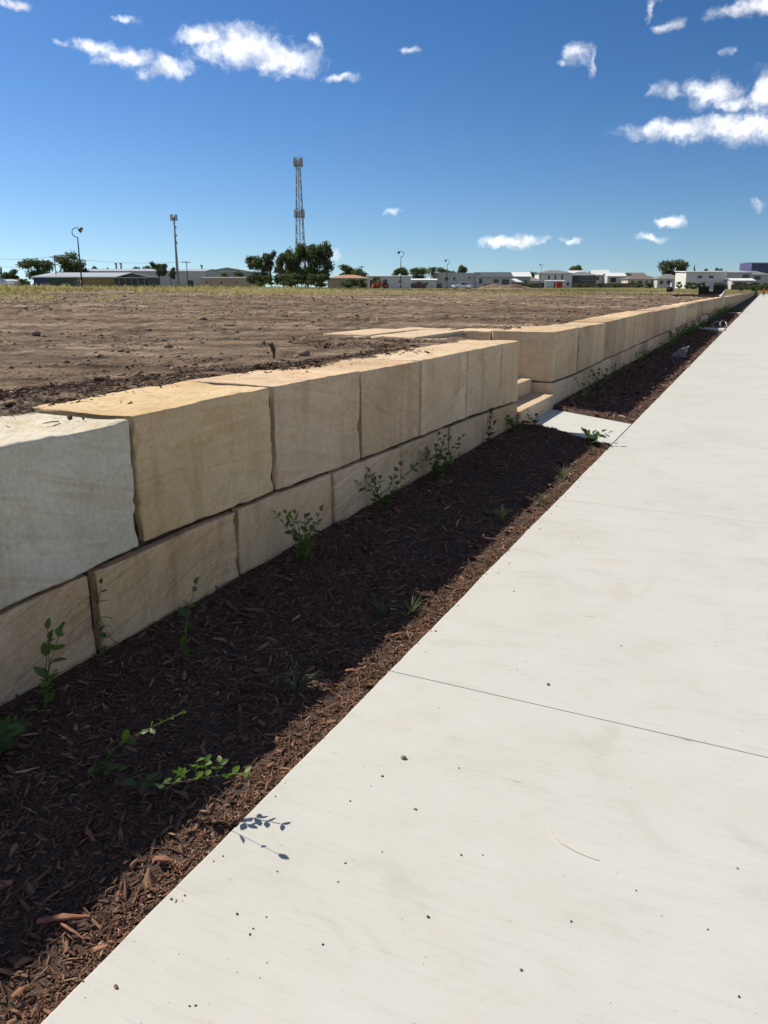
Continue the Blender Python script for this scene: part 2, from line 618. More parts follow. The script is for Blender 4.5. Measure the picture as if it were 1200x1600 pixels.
def m_dirt():
    m, nt, b = mat('bare_soil')
    g = nd(nt, 'ShaderNodeNewGeometry')
    P = g.outputs['Position']
    rt = nd(nt, 'ShaderNodeVectorRotate', rotation_type='Z_AXIS')
    rt.inputs['Angle'].default_value = -0.36
    nt.links.new(P, rt.inputs['Vector'])
    RP = rt.outputs[0]
    big = noise(nt, mapped(nt, RP, (0.14, 0.5, 1)), 1.0, 6, 0.62, 0.6)
    trk = noise(nt, mapped(nt, RP, (0.22, 4.5, 1)), 1.0, 5, 0.65, 0.3)
    c = ramp(nt, big, [(0.32, (0.115, 0.080, 0.056)), (0.44, (0.19, 0.138, 0.098)), (0.55, (0.25, 0.188, 0.137)), (0.68, (0.42, 0.335, 0.245))])
    c = mixc(nt, 0.7, c, ramp(nt, trk, [(0.34, (0.55, 0.52, 0.48)), (0.5, (1, 1, 1)), (0.66, (1.3, 1.28, 1.22))]), 'MULTIPLY')
    mid = noise(nt, P, 2.6, 7, 0.68)
    c = mixc(nt, 0.85, c, ramp(nt, mid, [(0.35, (0.34, 0.30, 0.27)), (0.46, (0.85, 0.85, 0.85)), (0.60, (1.5, 1.47, 1.4))]), 'MULTIPLY')
    fine = noise(nt, P, 26, 7, 0.72)
    c = mixc(nt, 0.8, c, ramp(nt, fine, [(0.33, (0.34, 0.31, 0.28)), (0.47, (0.95, 0.95, 0.95)), (0.66, (1.5, 1.47, 1.42))]), 'MULTIPLY')  # dark end paints the shadow of small pits into the soil colour
    nt.links.new(c, b.inputs['Base Color'])
    b.inputs['Roughness'].default_value = 0.95
    b.inputs['Specular IOR Level'].default_value = 0.05
    h = nd(nt, 'ShaderNodeMath', operation='MULTIPLY_ADD')
    nt.links.new(mid, h.inputs[0])
    h.inputs[1].default_value = 2.0
    nt.links.new(fine, h.inputs[2])
    h2 = nd(nt, 'ShaderNodeMath', operation='MULTIPLY_ADD')
    nt.links.new(trk, h2.inputs[0])
    h2.inputs[1].default_value = 1.6
    nt.links.new(h.outputs[0], h2.inputs[2])
    bump(nt, b, h2.outputs[0], 1.0, 0.05)
    return m


def m_field():
    m, nt, b = mat('field_grass')
    g = nd(nt, 'ShaderNodeNewGeometry')
    P = g.outputs['Position']
    n = noise(nt, P, 0.05, 5, 0.6)
    c = ramp(nt, n, [(0.3, (0.11, 0.125, 0.045)), (0.55, (0.20, 0.175, 0.08)), (0.75, (0.25, 0.205, 0.11))])
    f = noise(nt, P, 2.0, 6, 0.7)
    c = mixc(nt, 0.6, c, ramp(nt, f, [(0.3, (0.55, 0.55, 0.55)), (0.7, (1.3, 1.3, 1.3))]), 'MULTIPLY')
    nt.links.new(c, b.inputs['Base Color'])
    b.inputs['Roughness'].default_value = 1.0
    b.inputs['Specular IOR Level'].default_value = 0.0
    return m


M = {}
M['concrete'] = m_concrete()
M['landing'] = m_concrete('landing_concrete', 1.04)
M['stone'] = m_stone('sandstone')
M['sawn'] = m_stone('sawn_sandstone', True)
M['soil'] = m_dirt()
M['field'] = m_field()
M['bed'] = plain('bed_soil', (0.07, 0.047, 0.035), 0.95, 0.5, 25)
M['joint_shade'] = plain('joint_shade', (0.045, 0.033, 0.024), 1.0, 0.4, 12)  # near-black brown that stands for shade between the wall stones
M['joint'] = plain('joint_grit', (0.06, 0.055, 0.05), 0.95, 0.3, 20)
M['bark'] = m_tint('bark_chips', [(0.0, (0.10, 0.062, 0.044)), (0.35, (0.185, 0.104, 0.070)), (0.65, (0.26, 0.138, 0.088)), (0.86, (0.33, 0.18, 0.11)), (1.0, (0.50, 0.39, 0.29))], 0.8, 0.6)
M['bark_dark'] = m_tint('weathered_bark_chips', [(0.0, (0.035, 0.022, 0.016)), (0.5, (0.080, 0.047, 0.034)), (0.85, (0.15, 0.088, 0.06)), (1.0, (0.30, 0.21, 0.15))], 0.85, 0.6)
M['clod'] = m_tint('soil_clod', [(0.0, (0.16, 0.115, 0.08)), (0.6, (0.25, 0.185, 0.13)), (1.0, (0.38, 0.30, 0.21))], 0.95, 0.7)
M['drygrass'] = m_tint('dry_grass', [(0.0, (0.10, 0.125, 0.045)), (0.35, (0.19, 0.185, 0.075)), (0.6, (0.36, 0.30, 0.165)), (1.0, (0.58, 0.48, 0.31))], 0.9, 0, 0.1, 0.2)
M['grit'] = m_tint('grit', [(0.0, (0.03, 0.025, 0.02)), (0.6, (0.10, 0.08, 0.06)), (1.0, (0.22, 0.19, 0.15))], 0.95)
M['leaf'] = m_leaf('seedling_leaf', (0.07, 0.11, 0.03), (0.16, 0.23, 0.06), 0.4)
M['leaf_bright'] = m_leaf('vine_leaf', (0.045, 0.10, 0.014), (0.13, 0.22, 0.03), 0.42)
M['leaf_dark'] = m_leaf('dark_leaf', (0.045, 0.08, 0.027), (0.095, 0.15, 0.046), 0.25)
M['leaf_red'] = m_leaf('reddish_leaf', (0.05, 0.035, 0.015), (0.10, 0.06, 0.025), 0.25)
M['strap'] = m_leaf('strap_leaf', (0.06, 0.08, 0.04), (0.15, 0.18, 0.085), 0.25)
M['stem'] = plain('green_stem', (0.10, 0.13, 0.04), 0.6, 0.2, 30)
M['woodstem'] = plain('brown_stem', (0.08, 0.055, 0.035), 0.8, 0.25, 30)
M['tree_leaf'] = m_tint('tree_foliage', [(0.0, (0.045, 0.062, 0.026)), (0.5, (0.085, 0.11, 0.046)), (1.0, (0.15, 0.175, 0.08))], 0.7, 0, 0.2, 0.2)
M['tree_leaf_grey'] = m_tint('grey_green_foliage', [(0.0, (0.045, 0.060, 0.030)), (0.5, (0.09, 0.112, 0.058)), (1.0, (0.15, 0.17, 0.09))], 0.7, 0, 0.2, 0.12)
M['trunk'] = plain('trunk_bark', (0.12, 0.095, 0.07), 0.95, 0.3, 4)
M['white'] = plain('white_wall', (0.62, 0.61, 0.58), 0.7, 0.05, 0.6)
M['cream'] = plain('cream_wall', (0.52, 0.47, 0.38), 0.75, 0.06, 0.6)
M['grey'] = plain('grey_cladding', (0.34, 0.34, 0.34), 0.7, 0.06, 0.6)
M['pale_grey'] = plain('pale_grey_wall', (0.50, 0.50, 0.48), 0.7, 0.06, 0.6)
M['beige'] = plain('beige_wall', (0.45, 0.36, 0.26), 0.8, 0.08, 0.6)
M['olive'] = plain('olive_wall', (0.30, 0.24, 0.10), 0.8, 0.12, 0.6)
M['darkgreen'] = plain('green_wall', (0.07, 0.10, 0.07), 0.7, 0.15, 0.8)
M['blue'] = plain('blue_wall', (0.05, 0.06, 0.16), 0.6, 0.1, 0.6)
M['charcoal'] = plain('charcoal_wall', (0.085, 0.088, 0.09), 0.7, 0.1, 0.6)
M['roof_grey'] = plain('grey_roof', (0.22, 0.215, 0.21), 0.6, 0.1, 1.0)
M['roof_dark'] = plain('dark_roof', (0.10, 0.105, 0.115), 0.6, 0.1, 1.0)
M['roof_white'] = plain('white_roof', (0.75, 0.75, 0.74), 0.55, 0.04, 0.6)
M['roof_tin'] = plain('tin_roof', (0.42, 0.44, 0.45), 0.45, 0.06, 0.8)
M['roof_orange'] = plain('terracotta_roof', (0.42, 0.24, 0.14), 0.8, 0.12, 1.5)
M['roof_brown'] = plain('brown_roof', (0.20, 0.155, 0.13), 0.75, 0.12, 1.5)
M['roof_red'] = plain('red_roof', (0.26, 0.07, 0.05), 0.75, 0.12, 1.5)
M['glass'] = plain('window_glass', (0.03, 0.035, 0.042), 0.12, 0.1, 1.0, 0.0, 0.6)
M['frame'] = plain('window_frame', (0.55, 0.55, 0.54), 0.5, 0.05)
M['door'] = plain('dark_door', (0.07, 0.065, 0.06), 0.5, 0.1)
M['fence'] = plain('timber_fence', (0.16, 0.115, 0.085), 0.9, 0.25, 2.5)
M['galv'] = plain('galvanised_steel', (0.26, 0.275, 0.29), 0.6, 0.12, 2.0, 0.2)
M['darkmetal'] = plain('dark_painted_steel', (0.05, 0.055, 0.06), 0.5, 0.15, 3.0)
M['pole'] = plain('weathered_pole', (0.13, 0.11, 0.09), 0.9, 0.2, 2.0)
M['antenna'] = plain('antenna_panel', (0.42, 0.42, 0.42), 0.5, 0.06)
M['redband'] = plain('pinkish_antenna', (0.36, 0.31, 0.30), 0.6, 0.1)
M['lampglass'] = plain('lamp_glass', (0.6, 0.62, 0.62), 0.25, 0.03)
M['black'] = plain('black_plastic', (0.014, 0.014, 0.016), 0.6, 0.3, 4.0)
M['pvc'] = plain('pale_plastic', (0.62, 0.63, 0.62), 0.4, 0.05)
M['wire'] = plain('pale_wire', (0.48, 0.49, 0.5), 0.4, 0.1, 8, 0.3)
M['carwhite'] = plain('white_car_paint', (0.72, 0.73, 0.74), 0.25, 0.02, 1, 0, 0.6)
M['tyre'] = plain('tyre_rubber', (0.02, 0.02, 0.02), 0.85, 0.2, 8)
M['rim'] = plain('wheel_rim', (0.4, 0.4, 0.41), 0.35, 0.05, 8, 0.7)
M['red'] = plain('red_paint', (0.42, 0.035, 0.02), 0.5, 0.1, 1.5)
M['orange'] = plain('orange_red_paint', (0.55, 0.09, 0.045), 0.5, 0.12, 1.5)
M['hivis'] = plain('orange_red_cloth', (0.72, 0.09, 0.03), 0.8, 0.08, 5)
M['trouser'] = plain('dark_trousers', (0.02, 0.022, 0.03), 0.85, 0.15, 5)
M['skin'] = plain('skin', (0.42, 0.25, 0.17), 0.6, 0.05, 5)
M['hair'] = plain('dark_hair', (0.02, 0.015, 0.01), 0.7, 0.2, 20)
M['headlight'] = plain('headlight_lens', (0.6, 0.62, 0.65), 0.1, 0.02, 5, 0, 0.7)
M['taillight'] = plain('taillight_lens', (0.35, 0.02, 0.015), 0.2, 0.05, 5)
M['timber'] = plain('bare_timber', (0.10, 0.075, 0.055), 0.85, 0.2, 5)
M['cloth_purple'] = plain('blue_purple_mesh_cloth', (0.085, 0.09, 0.20), 0.8, 0.15, 0.7)
M['asphalt'] = plain('asphalt', (0.05, 0.05, 0.052), 0.9, 0.2, 30)
M['barkpiece'] = plain('red_bark_piece', (0.27, 0.12, 0.07), 0.75, 0.35, 40)
M['clodstone'] = plain('dry_clod', (0.21, 0.155, 0.112), 0.95, 0.3, 30)
M['pebble'] = plain('dark_pebble', (0.22, 0.20, 0.165), 0.8, 0.35, 60)
M['straw'] = plain('dry_straw', (0.62, 0.54, 0.38), 0.7, 0.1, 40)

# ================================================================== the ground
PE = -1.262            # the path's edge by the planting bed
PR = 3.3              # its other edge, out of view, set wide to bounce more light
WX = -2.45             # face of the wall


def skew_y(x, y_at_path):
    """edges of the concrete landing: they run at an angle across the bed"""
    return y_at_path + (PE - x) * 0.71


# -- footpath: sub-base with slabs
fp = MB().box(PE + 0.012, PR - 0.012, -6, 300, -0.20, -0.028).build('footpath', M['joint'])
setp(fp, 'pale broom finished concrete footpath running beside the planting bed', None, None, 'structure')
joints = [-5.9, -3.1, -0.25, 2.785, 5.92, 8.9, 11.9, 14.9, 17.9, 20.9, 23.9, 26.9, 29.9, 33.5, 40, 50, 65, 90, 130, 190, 299]
for k in range(len(joints) - 1):
    a, b_ = joints[k], joints[k + 1]
    ga = 0.0022 if abs(a - 2.785) < .01 else 0.0015
    gb = 0.0022 if abs(b_ - 2.785) < .01 else 0.0015
    sk = -0.031
    n = 60 if a < 9 else 2
    # edge beside the bed is slightly uneven
    ys = np.linspace(a + ga, b_ - gb, n)
    ex = PE + (0.004 * vnoise(np.c_[ys, ys * 0, ys * 0], 3.0, 2) + 0.003 * vnoise(np.c_[ys, ys * 0, ys * 0], 17.0, 4) if n > 2 else np.zeros(n))
    prof = [(PR, a + ga + sk * (PR - PE)), (PR, b_ - gb + sk * (PR - PE))] + [(float(ex[i]), float(ys[i])) for i in range(n - 1, -1, -1)]
    cxm, cym = sum(q[0] for q in prof) / len(prof), (a + b_) / 2
    ins = lambda q, t: (q[0] + (t if q[0] < cxm else -t), q[1])
    rings = [[(*q, -0.10) for q in prof], [(*ins(q, 0.0), -0.009) for q in prof], [(*ins(q, 0.0022), -0.0025) for q in prof], [(*ins(q, 0.007), 0.0) for q in prof]]
    m_ = len(prof)
    fs_ = [(i + r_ * m_, (i + 1) % m_ + r_ * m_, (i + 1) % m_ + (r_ + 1) * m_, i + (r_ + 1) * m_) for r_ in range(3) for i in range(m_)] + [tuple(range(3 * m_, 4 * m_))]
    o = MB().add([q for r_ in rings for q in r_], fs_).build('concrete_slab', M['concrete'], fp)

# -- verge and road on the open side (outside the frame)
vg = MB().box(PR + 0.002, 4.6, -8, 300, -0.3, -0.012).build('verge', M['field'])
setp(vg, 'grassed verge beside the footpath', None, None, 'structure')
kb = MB().box(4.6, 4.75, -8, 300, -0.3, 0.0).build('kerb', M['concrete'])
setp(kb, 'concrete kerb between verge and road', None, None, 'structure')
rd = MB().box(4.75, 12, -8, 300, -0.3, -0.13).build('road', M['asphalt'])
setp(rd, 'asphalt road beyond the verge', None, None, 'structure')


# -- planting bed
def bed_z(x, y):
    P = np.c_[x, y, np.zeros_like(x)]
    t = (PE - x) / (PE - WX)
    z = -0.028 + 0.062 * sstep(0.02, 0.95, t)
    z = z + 0.012 * fbm(P, 5.0, 3) * sstep(0.0, 0.12, t) + 0.006 * vnoise(P, 22, 5)
    # heaped where the bed meets the landing
    d1 = skew_y(x, 8.38) - y
    z = z + 0.028 * np.exp(-((d1 - 0.10) / 0.16) ** 2) * sstep(-0.15, 0.0, d1)
    on = (y > skew_y(x, 8.40)) & (y < skew_y(x, 9.80))
    z = np.where(on, -0.09, z)
    return z


xs = np.linspace(PE, WX - 0.12, 34)
ys = np.unique(np.concatenate([np.linspace(-5, 0.6, 40), np.linspace(0.6, 10.8, 260), np.linspace(10.8, 30, 160), np.linspace(30, 240, 120)]))
X, Y = np.meshgrid(xs, ys)
Zb = bed_z(X.ravel(), Y.ravel())
nx, ny = len(xs), len(ys)
I = np.arange(nx * ny).reshape(ny, nx)
Q = np.stack([I[:-1, :-1], I[:-1, 1:], I[1:, 1:], I[1:, :-1]], -1).reshape(-1, 4)
ob = np_mesh('planting_bed', np.c_[X.ravel(), Y.ravel(), Zb], Q, M['bed'], None, True)
setp(ob, 'strip of dark planting soil between wall and footpath', None, None, 'structure')

# -- concrete landing at the foot of the steps and two narrow ones farther on
ld = MB().prism([(PE - 0.004, 8.38), (PE - 0.004, 9.79), (-2.425, float(skew_y(-2.425, 9.79))), (-2.425, float(skew_y(-2.425, 8.38)))], 'z', -0.1, 0.004).build('concrete_landing', M['landing'], None, False, 0.004)
setp(ld, 'angled pale concrete landing at the foot of the sandstone steps', 'landing')
for yy, wd, lb in ((34.2, 1.25, 'narrow pale concrete strip crossing the bed beside the bent wires'), (58.5, 1.4, 'farthest pale concrete strip crossing the bed')):
    o = MB().prism([(PE - 0.004, yy), (PE - 0.004, yy + wd), (-2.3, yy + wd + 0.7), (-2.3, yy + 0.7)], 'z', -0.1, 0.05).build('concrete_landing', M['landing'], None, False, 0.004)
    setp(o, lb, 'landing')


# -- raised lot: fine mesh of bare soil
def lot_z(x, y):
    P = np.c_[x, y, np.zeros_like(x)]
    r = np.hypot(x, y)
    z = gz(x, y)
    e = sstep(-2.76, -3.08, x + 0.22 * fbm(P, 1.3, 21) + 0.05 * vnoise(P, 7, 22))
    amp = sstep(2.9, 3.6, -x)
    rut = np.sin((-x * 0.36 + y * 0.93) * 2 * math.pi / 1.7 + 2.5 * vnoise(P, 0.16, 31))
    n = 0.022 * fbm(P, 0.55, 8, 3) + 0.016 * fbm(P, 2.6, 9, 4, 0.62) + 0.034 * np.maximum(0, fbm(P, 5.5, 12, 4, 0.6)) + 0.012 * fbm(P, 15, 13, 3, 0.6) + 0.016 * rut * sstep(3.4, 6, -x)
    n = n * (0.75 + 1.5 * sstep(5, 26, r))
    # low ridge of spoil pushed up across the field
    n = n + 0.16 * np.maximum(0, vnoise(P, 0.11, 40)) * sstep(18, 30, r) * (1 - sstep(60, 80, r)) * (0.6 + 0.6 * fbm(P, 1.4, 41))
    z = z - 0.045 + 0.050 * e + n * amp + 0.006 * vnoise(P, 16, 14) * e
    # heaped mulch and soil on the back of the stones
    heap = np.exp(-((x + 3.32) / 0.26) ** 2) * sstep(1.2, 2.4, y) * (1 - sstep(4.6, 7.2, y))
    z = z + 0.035 * heap * (0.7 + 0.6 * fbm(P, 3.0, 50))
    heap2 = np.exp(-((x + 3.75) / 0.55) ** 2) * np.exp(-((y - 7.75) / 0.42) ** 2)
    z = z + 0.028 * heap2
    pav = (x > -5.15) & (x < -3.3) & (y > 8.75) & (y < 11.0)
    z = np.where(pav, np.minimum(z, 0.955), z)
    return z


u = np.linspace(0, 1, 330)
xs = -2.80 - 1.2 * u - 8 * u ** 2.2 - 75 * u ** 4.2
v = np.linspace(0, 1, 420)
ys = -4 + 18 * v + 30 * v ** 2.5 + 90 * v ** 4
X, Y = np.meshgrid(xs, ys)
Zl = lot_z(X.ravel(), Y.ravel())
V = np.c_[X.ravel(), Y.ravel(), Zl]
nx, ny = len(xs), len(ys)
I = np.arange(nx * ny).reshape(ny, nx)
Q = np.stack([I[:-1, :-1], I[1:, :-1], I[1:, 1:], I[:-1, 1:]], -1).reshape(-1, 4)
cx, cy = V[Q, 0].mean(1), V[Q, 1].mean(1)
Q = Q[~((cx > -3.70) & (cy > 8.97) & (cy < 10.75))]
# skirt behind the stones
nv = len(V)
sk = V[I[:, 0]].copy()
sk[:, 2] = -0.3
V = np.r_[V, sk]
keep = ~((ys[:-1] > 8.8) & (ys[1:] < 10.9))
SQ = np.stack([I[:-1, 0], I[1:, 0], np.arange(nv + 1, nv + ny), np.arange(nv, nv + ny - 1)], -1)[keep]
# the skirt stands behind the blocks
V[nv:, 0] = -2.80
ob = np_mesh('bare_lot', V, np.r_[Q, SQ], M['soil'], None, True)
setp(ob, 'graded bare brown soil of the raised building lot', None, None, 'structure')

# -- the land beyond, to the horizon
gx = np.array([-6000, -3000, -1500, -800, -500, -350, -250, -180, -130, -100, -84, -70, -50, -35, -20, -12, -8, -5, -3.3, -3.05, -1.0, 3, 12, 30, 80, 200, 500, 1200, 3000, 6000], float)
gy = np.array([-3000, -1000, -300, -100, -40, -10, 0, 20, 40, 60, 80, 100, 118, 132, 150, 180, 210, 236, 250, 270, 300, 350, 420, 550, 800, 1300, 2200, 4000, 9000], float)
X, Y = np.meshgrid(gx, gy)
xr, yr = X.ravel(), Y.ravel()
zz = gz(xr, yr)
inlot = (xr > -84.5) & (yr > -4) & (yr < 132) & (xr < -3)
zz = np.where(inlot, zz - 0.35, zz)
low = (xr > -3.1) & (yr < 301)
zz = np.where(low, -0.22, zz)
nx, ny = len(gx), len(gy)
I = np.arange(nx * ny).reshape(ny, nx)
Q = np.stack([I[:-1, :-1], I[:-1, 1:], I[1:, 1:], I[1:, :-1]], -1).reshape(-1, 4)
ob = np_mesh('field', np.c_[xr, yr, zz], Q, M['field'])
setp(ob, 'flat grassy land reaching to the horizon', None, None, 'structure')


# ================================================================== the stone walls
def axis_lines(a, b, step, extra=()):
    L = b - a
    e = [0.0, 0.008, 0.018, 0.032, 0.052] if step < 0.06 else ([0.0, 0.025] if step < 0.3 else [0.0])
    core = np.linspace(a + e[-1], b - e[-1], max(2, int((L - 2 * e[-1]) / step) + 1))
    s = sorted(set([round(a + t, 5) for t in e] + [round(b - t, 5) for t in e] + [round(float(c), 5) for c in core] + [round(t, 5) for t in extra]))
    return np.array(s)


def block(parent, x0, x1, y0, y1, zb, zt, seed, colr, step=0.035, rough=1.0, name='stone_block', m=None, chips=1.0, groove=None):
    """one rough-sawn stone. zb / zt: bottom and top height at its (y0, y1) ends"""
    zb = zb if hasattr(zb, '__len__') else (zb, zb)
    zt = zt if hasattr(zt, '__len__') else (zt, zt)
    H = max(zt) - min(zb)
    ex = () if groove is None else tuple(groove[0] + t for t in (-0.03, -0.018, -0.008, 0, 0.008, 0.018, 0.03))
    ax = axis_lines(x0, x1, step * 2.2)
    ay = axis_lines(y0, y1, step, ex)
    ai = axis_lines(0, H, step) / H
    V, Qs, n0 = [], [], 0

    def grid(A, B, fn):
        nonlocal n0
        a, b = np.meshgrid(A, B, indexing='ij')
        V.append(fn(a.ravel(), b.ravel()))
        I = np.arange(len(A) * len(B)).reshape(len(A), len(B)) + n0
        Qs.append(np.stack([I[:-1, :-1], I[1:, :-1], I[1:, 1:], I[:-1, 1:]], -1).reshape(-1, 4))
        n0 += len(A) * len(B)
    one = np.ones_like
    grid(ay, ai, lambda a, b: np.c_[one(a) * x1, a, b])
    grid(ay, ai, lambda a, b: np.c_[one(a) * x0, a, b])
    grid(ax, ai, lambda a, b: np.c_[a, one(a) * y0, b])
    grid(ax, ai, lambda a, b: np.c_[a, one(a) * y1, b])
    grid(ax, ay, lambda a, b: np.c_[a, b, one(a)])
    grid(ax, ay, lambda a, b: np.c_[a, b, one(a) * 0])
    V = np.concatenate(V)
    Qs = np.concatenate(Qs)
    t = (V[:, 1] - y0) / (y1 - y0)
    bot = zb[0] * (1 - t) + zb[1] * t
    top = zt[0] * (1 - t) + zt[1] * t
    V[:, 2] = bot + V[:, 2] * (top - bot)
    lo = np.c_[np.full(len(V), x0), np.full(len(V), y0), bot]
    hi = np.c_[np.full(len(V), x1), np.full(len(V), y1), top]
    # worn, chipped edges: a rounded box whose radius wanders
    P = V + seed * 3.7
    spall = np.maximum(0, fbm(P, 6.5, seed + 5, 4, 0.65) - 0.12)
    r = 0.003 + 0.004 * rough * (0.5 + 0.5 * fbm(P, 2.2, seed)) + 0.11 * chips * spall ** 1.5 + 0.007 * np.abs(fbm(P, 24, seed + 7, 2))
    r = r[:, None]
    inner = np.clip(V, lo + r, hi - r)
    d = V - inner
    ln = np.linalg.norm(d, axis=1, keepdims=True)
    V2 = np.where(ln > 1e-9, inner + d / np.maximum(ln, 1e-9) * r, V)
    nrm = np.where(ln > 1e-9, d / np.maximum(ln, 1e-9), 0)
    disp = 0.008 * rough * fbm(P, 3.0, seed + 9, 3) + 0.004 * rough * fbm(P, 11, seed + 13, 4, 0.6)
    side = np.abs(nrm[:, 1])
    disp = disp - np.maximum(side, 0.35 * np.abs(nrm[:, 2])) * 0.009 * rough * (0.5 + 1.4 * fbm(P, 6.0, seed + 17, 4, 0.62))
    V2 = V2 + nrm * disp[:, None]
    if groove is not None:
        gy_, gz0 = groove
        cut = np.exp(-((V2[:, 1] - gy_ - 0.008 * vnoise(V2, 12, 4)) / 0.018) ** 2) * sstep(gz0 - 0.05, gz0 + 0.05, V2[:, 2]) * (V2[:, 0] > x1 - 0.1)
        V2[:, 0] -= 0.09 * cut
    c = np.array([(x0 + x1) / 2, (y0 + y1) / 2, (min(zb) + max(zt)) / 2])
    bm = bmesh.new()
    me = bpy.data.meshes.new(name)
    me.from_pydata((V2 - c).tolist(), [], Qs.tolist())
    bm.from_mesh(me)
    bmesh.ops.remove_doubles(bm, verts=bm.verts, dist=0.0004)
    bmesh.ops.recalc_face_normals(bm, faces=bm.faces)
    bm.to_mesh(me)
    bm.free()
    o = link_mesh(name, me, m or M['stone'], parent, True)
    o.location = c
    o.color = (min(0.74, colr[0] * 1.26), colr[1] * 1.20, colr[2] * 1.19, 1)
    return o


TAN = [(0.52, 0.405, 0.265), (0.56, 0.45, 0.31), (0.54, 0.43, 0.285), (0.58, 0.475, 0.335), (0.50, 0.385, 0.25), (0.55, 0.45, 0.33)]
BK = WX - 0.62          # back of the stones
w1 = empty('retaining_wall', (0, 0, 0))
setp(w1, 'nearer sandstone block retaining wall, from the pale grey block to the steps', 'wall')
JZ = lambda y: float(np.interp(y, [-4, 2.0, 2.65, 3.8, 4.9, 6.1, 7.2, 9.0], [0.36, 0.372, 0.425, 0.412, 0.39, 0.37, 0.36, 0.302]))
# upper course
up = [(-4.0, -2.15, 1.0, 1.0, 1, TAN[1]), (-2.13, -0.35, 1.0, 1.01, 2, TAN[2]), (-0.33, 0.93, 1.0, 1.0, 3, TAN[0]),
      (0.95, 2.652, 1.0, 1.003, 4, (0.555, 0.54, 0.44)), (2.690, 3.795, 1.018, 1.028, 5, (0.57, 0.455, 0.275)), (3.832, 4.918, 1.028, 1.012, 6, (0.56, 0.45, 0.31)),
      (4.946, 6.018, 1.008, 0.998, 7, (0.52, 0.41, 0.275)), (6.048, 7.166, 0.998, 0.998, 8, (0.58, 0.48, 0.34)), (7.196, 8.985, 0.998, 0.99, 9, (0.55, 0.445, 0.31))]
for y0, y1, t0, t1, sd, c in up:
    near = y0 > 0.5
    jb = (JZ(y0) + 0.009, JZ(y1) + 0.009)
    if sd == 4:
        jb = (0.362, 0.428)
    block(w1, BK - (0.55 if sd == 9 else 0), WX + (0.012 if sd == 4 else 0), y0, y1, jb, (t0, t1), sd, c, 0.02 if 0.5 < y0 < 5.5 else 0.03 if near else 0.12, 2.0 if sd == 4 else 1.7 if sd == 5 else 1.25, chips=1.7 if sd in (4, 5) else 1.15,
          groove=(8.30, 0.57) if sd == 9 else None)
# lower course
lw = [(-4.0, -2.6), (-2.58, -1.2), (-1.18, 0.05), (0.07, 1.15), (1.17, 2.335), (2.365, 3.395), (3.42, 4.48), (4.505, 5.595), (5.617, 6.695), (6.717, 7.825), (7.847, 8.975)]
for k, (y0, y1) in enumerate(lw):
    top = (JZ(y0) - 0.008, JZ(y1) - 0.008)
    if k == 4:
        top = (0.362, 0.404)
    if k == 5:
        top = (0.404, 0.406)
    c = [(0.50, 0.40, 0.27), (0.47, 0.36, 0.24), (0.52, 0.42, 0.3), (0.50, 0.39, 0.26), (0.56, 0.43, 0.29), (0.62, 0.455, 0.285), (0.57, 0.445, 0.29), (0.56, 0.45, 0.31), (0.48, 0.375, 0.25), (0.50, 0.40, 0.275), (0.44, 0.33, 0.20)][k]
    block(w1, BK - (0.55 if k == 10 else 0), WX + [0.01, 0.01, 0.01, 0.01, 0.012, 0.016, 0.006, 0.014, 0.008, 0.012, 0.006][k], y0, y1, -0.22, top, 30 + k, c, 0.02 if 0.8 < y0 < 5.5 else 0.03 if y0 > 0.8 else 0.12, 1.5 if k in (4, 5) else 1.2, m=M['sawn'] if k in (4, 5, 7, 8) else M['stone'], chips=1.6 if k in (5, 6) else 1.2)

w2 = empty('retaining_wall', (0, 10, 0))
setp(w2, 'long sandstone block retaining wall beyond the steps, running to the far distance', 'wall')
w2o = Vector((0, 10, 0))
JZ2 = lambda y: float(np.interp(y, [10.7, 11.5, 14, 24, 40, 60], [0.345, 0.315, 0.345, 0.36, 0.32, 0.3]))
tj = [10.72, 12.28, 13.40, 14.55, 15.67, 16.85, 18.0, 19.1, 20.2, 21.5, 22.83]
lj = [10.72, 11.95, 12.75, 13.55, 14.5, 15.3, 16.4, 17.35, 18.6, 19.5, 20.6, 21.8, 22.9]
r3 = random.Random(5)
while tj[-1] < 62:
    tj.append(tj[-1] + r3.uniform(0.85, 1.55))
while lj[-1] < 44:
    lj.append(lj[-1] + r3.uniform(0.85, 1.45))
w2_blocks = []
for k in range(len(tj) - 1):
    y0, y1 = tj[k] + 0.009, tj[k + 1] - 0.009
    step = 0.05 if y0 < 16 else 0.13 if y0 < 30 else 0.35
    base = Vector(TAN[r3.randrange(6)]) * r3.choice((0.80, 0.88, 0.96, 1.0, 1.04))
    t0 = 1.0 + r3.uniform(-0.008, 0.012) + (0.012 if y0 > 16 else 0)
    bb = JZ2(y0) + 0.008 if y0 < 44 else 0.3 + r3.uniform(-0.02, 0.02)
    b1 = JZ2(y1) + 0.008 if y0 < 44 else bb
    o = block(w2, BK - (0.25 if k == 0 else 0), WX + r3.uniform(-0.012, 0.012), y0, y1, (bb, b1), (t0, t0 + r3.uniform(-0.006, 0.006)), 60 + k, tuple(base), step, 1.2, chips=1.1)
    w2_blocks.append(o)
for k in range(len(lj) - 1):
    y0, y1 = lj[k] + 0.008, lj[k + 1] - 0.008
    step = 0.05 if y0 < 14 else 0.13 if y0 < 26 else 0.35
    base = Vector(TAN[r3.randrange(6)]) * r3.choice((0.66, 0.78, 0.9, 0.98))
    o = block(w2, BK - (0.25 if k == 0 else 0), WX + 0.02, y0, y1, -0.25, (JZ2(y0) - 0.008, JZ2(y1) - 0.008), 120 + k, tuple(base), step, 0.9)
    w2_blocks.append(o)
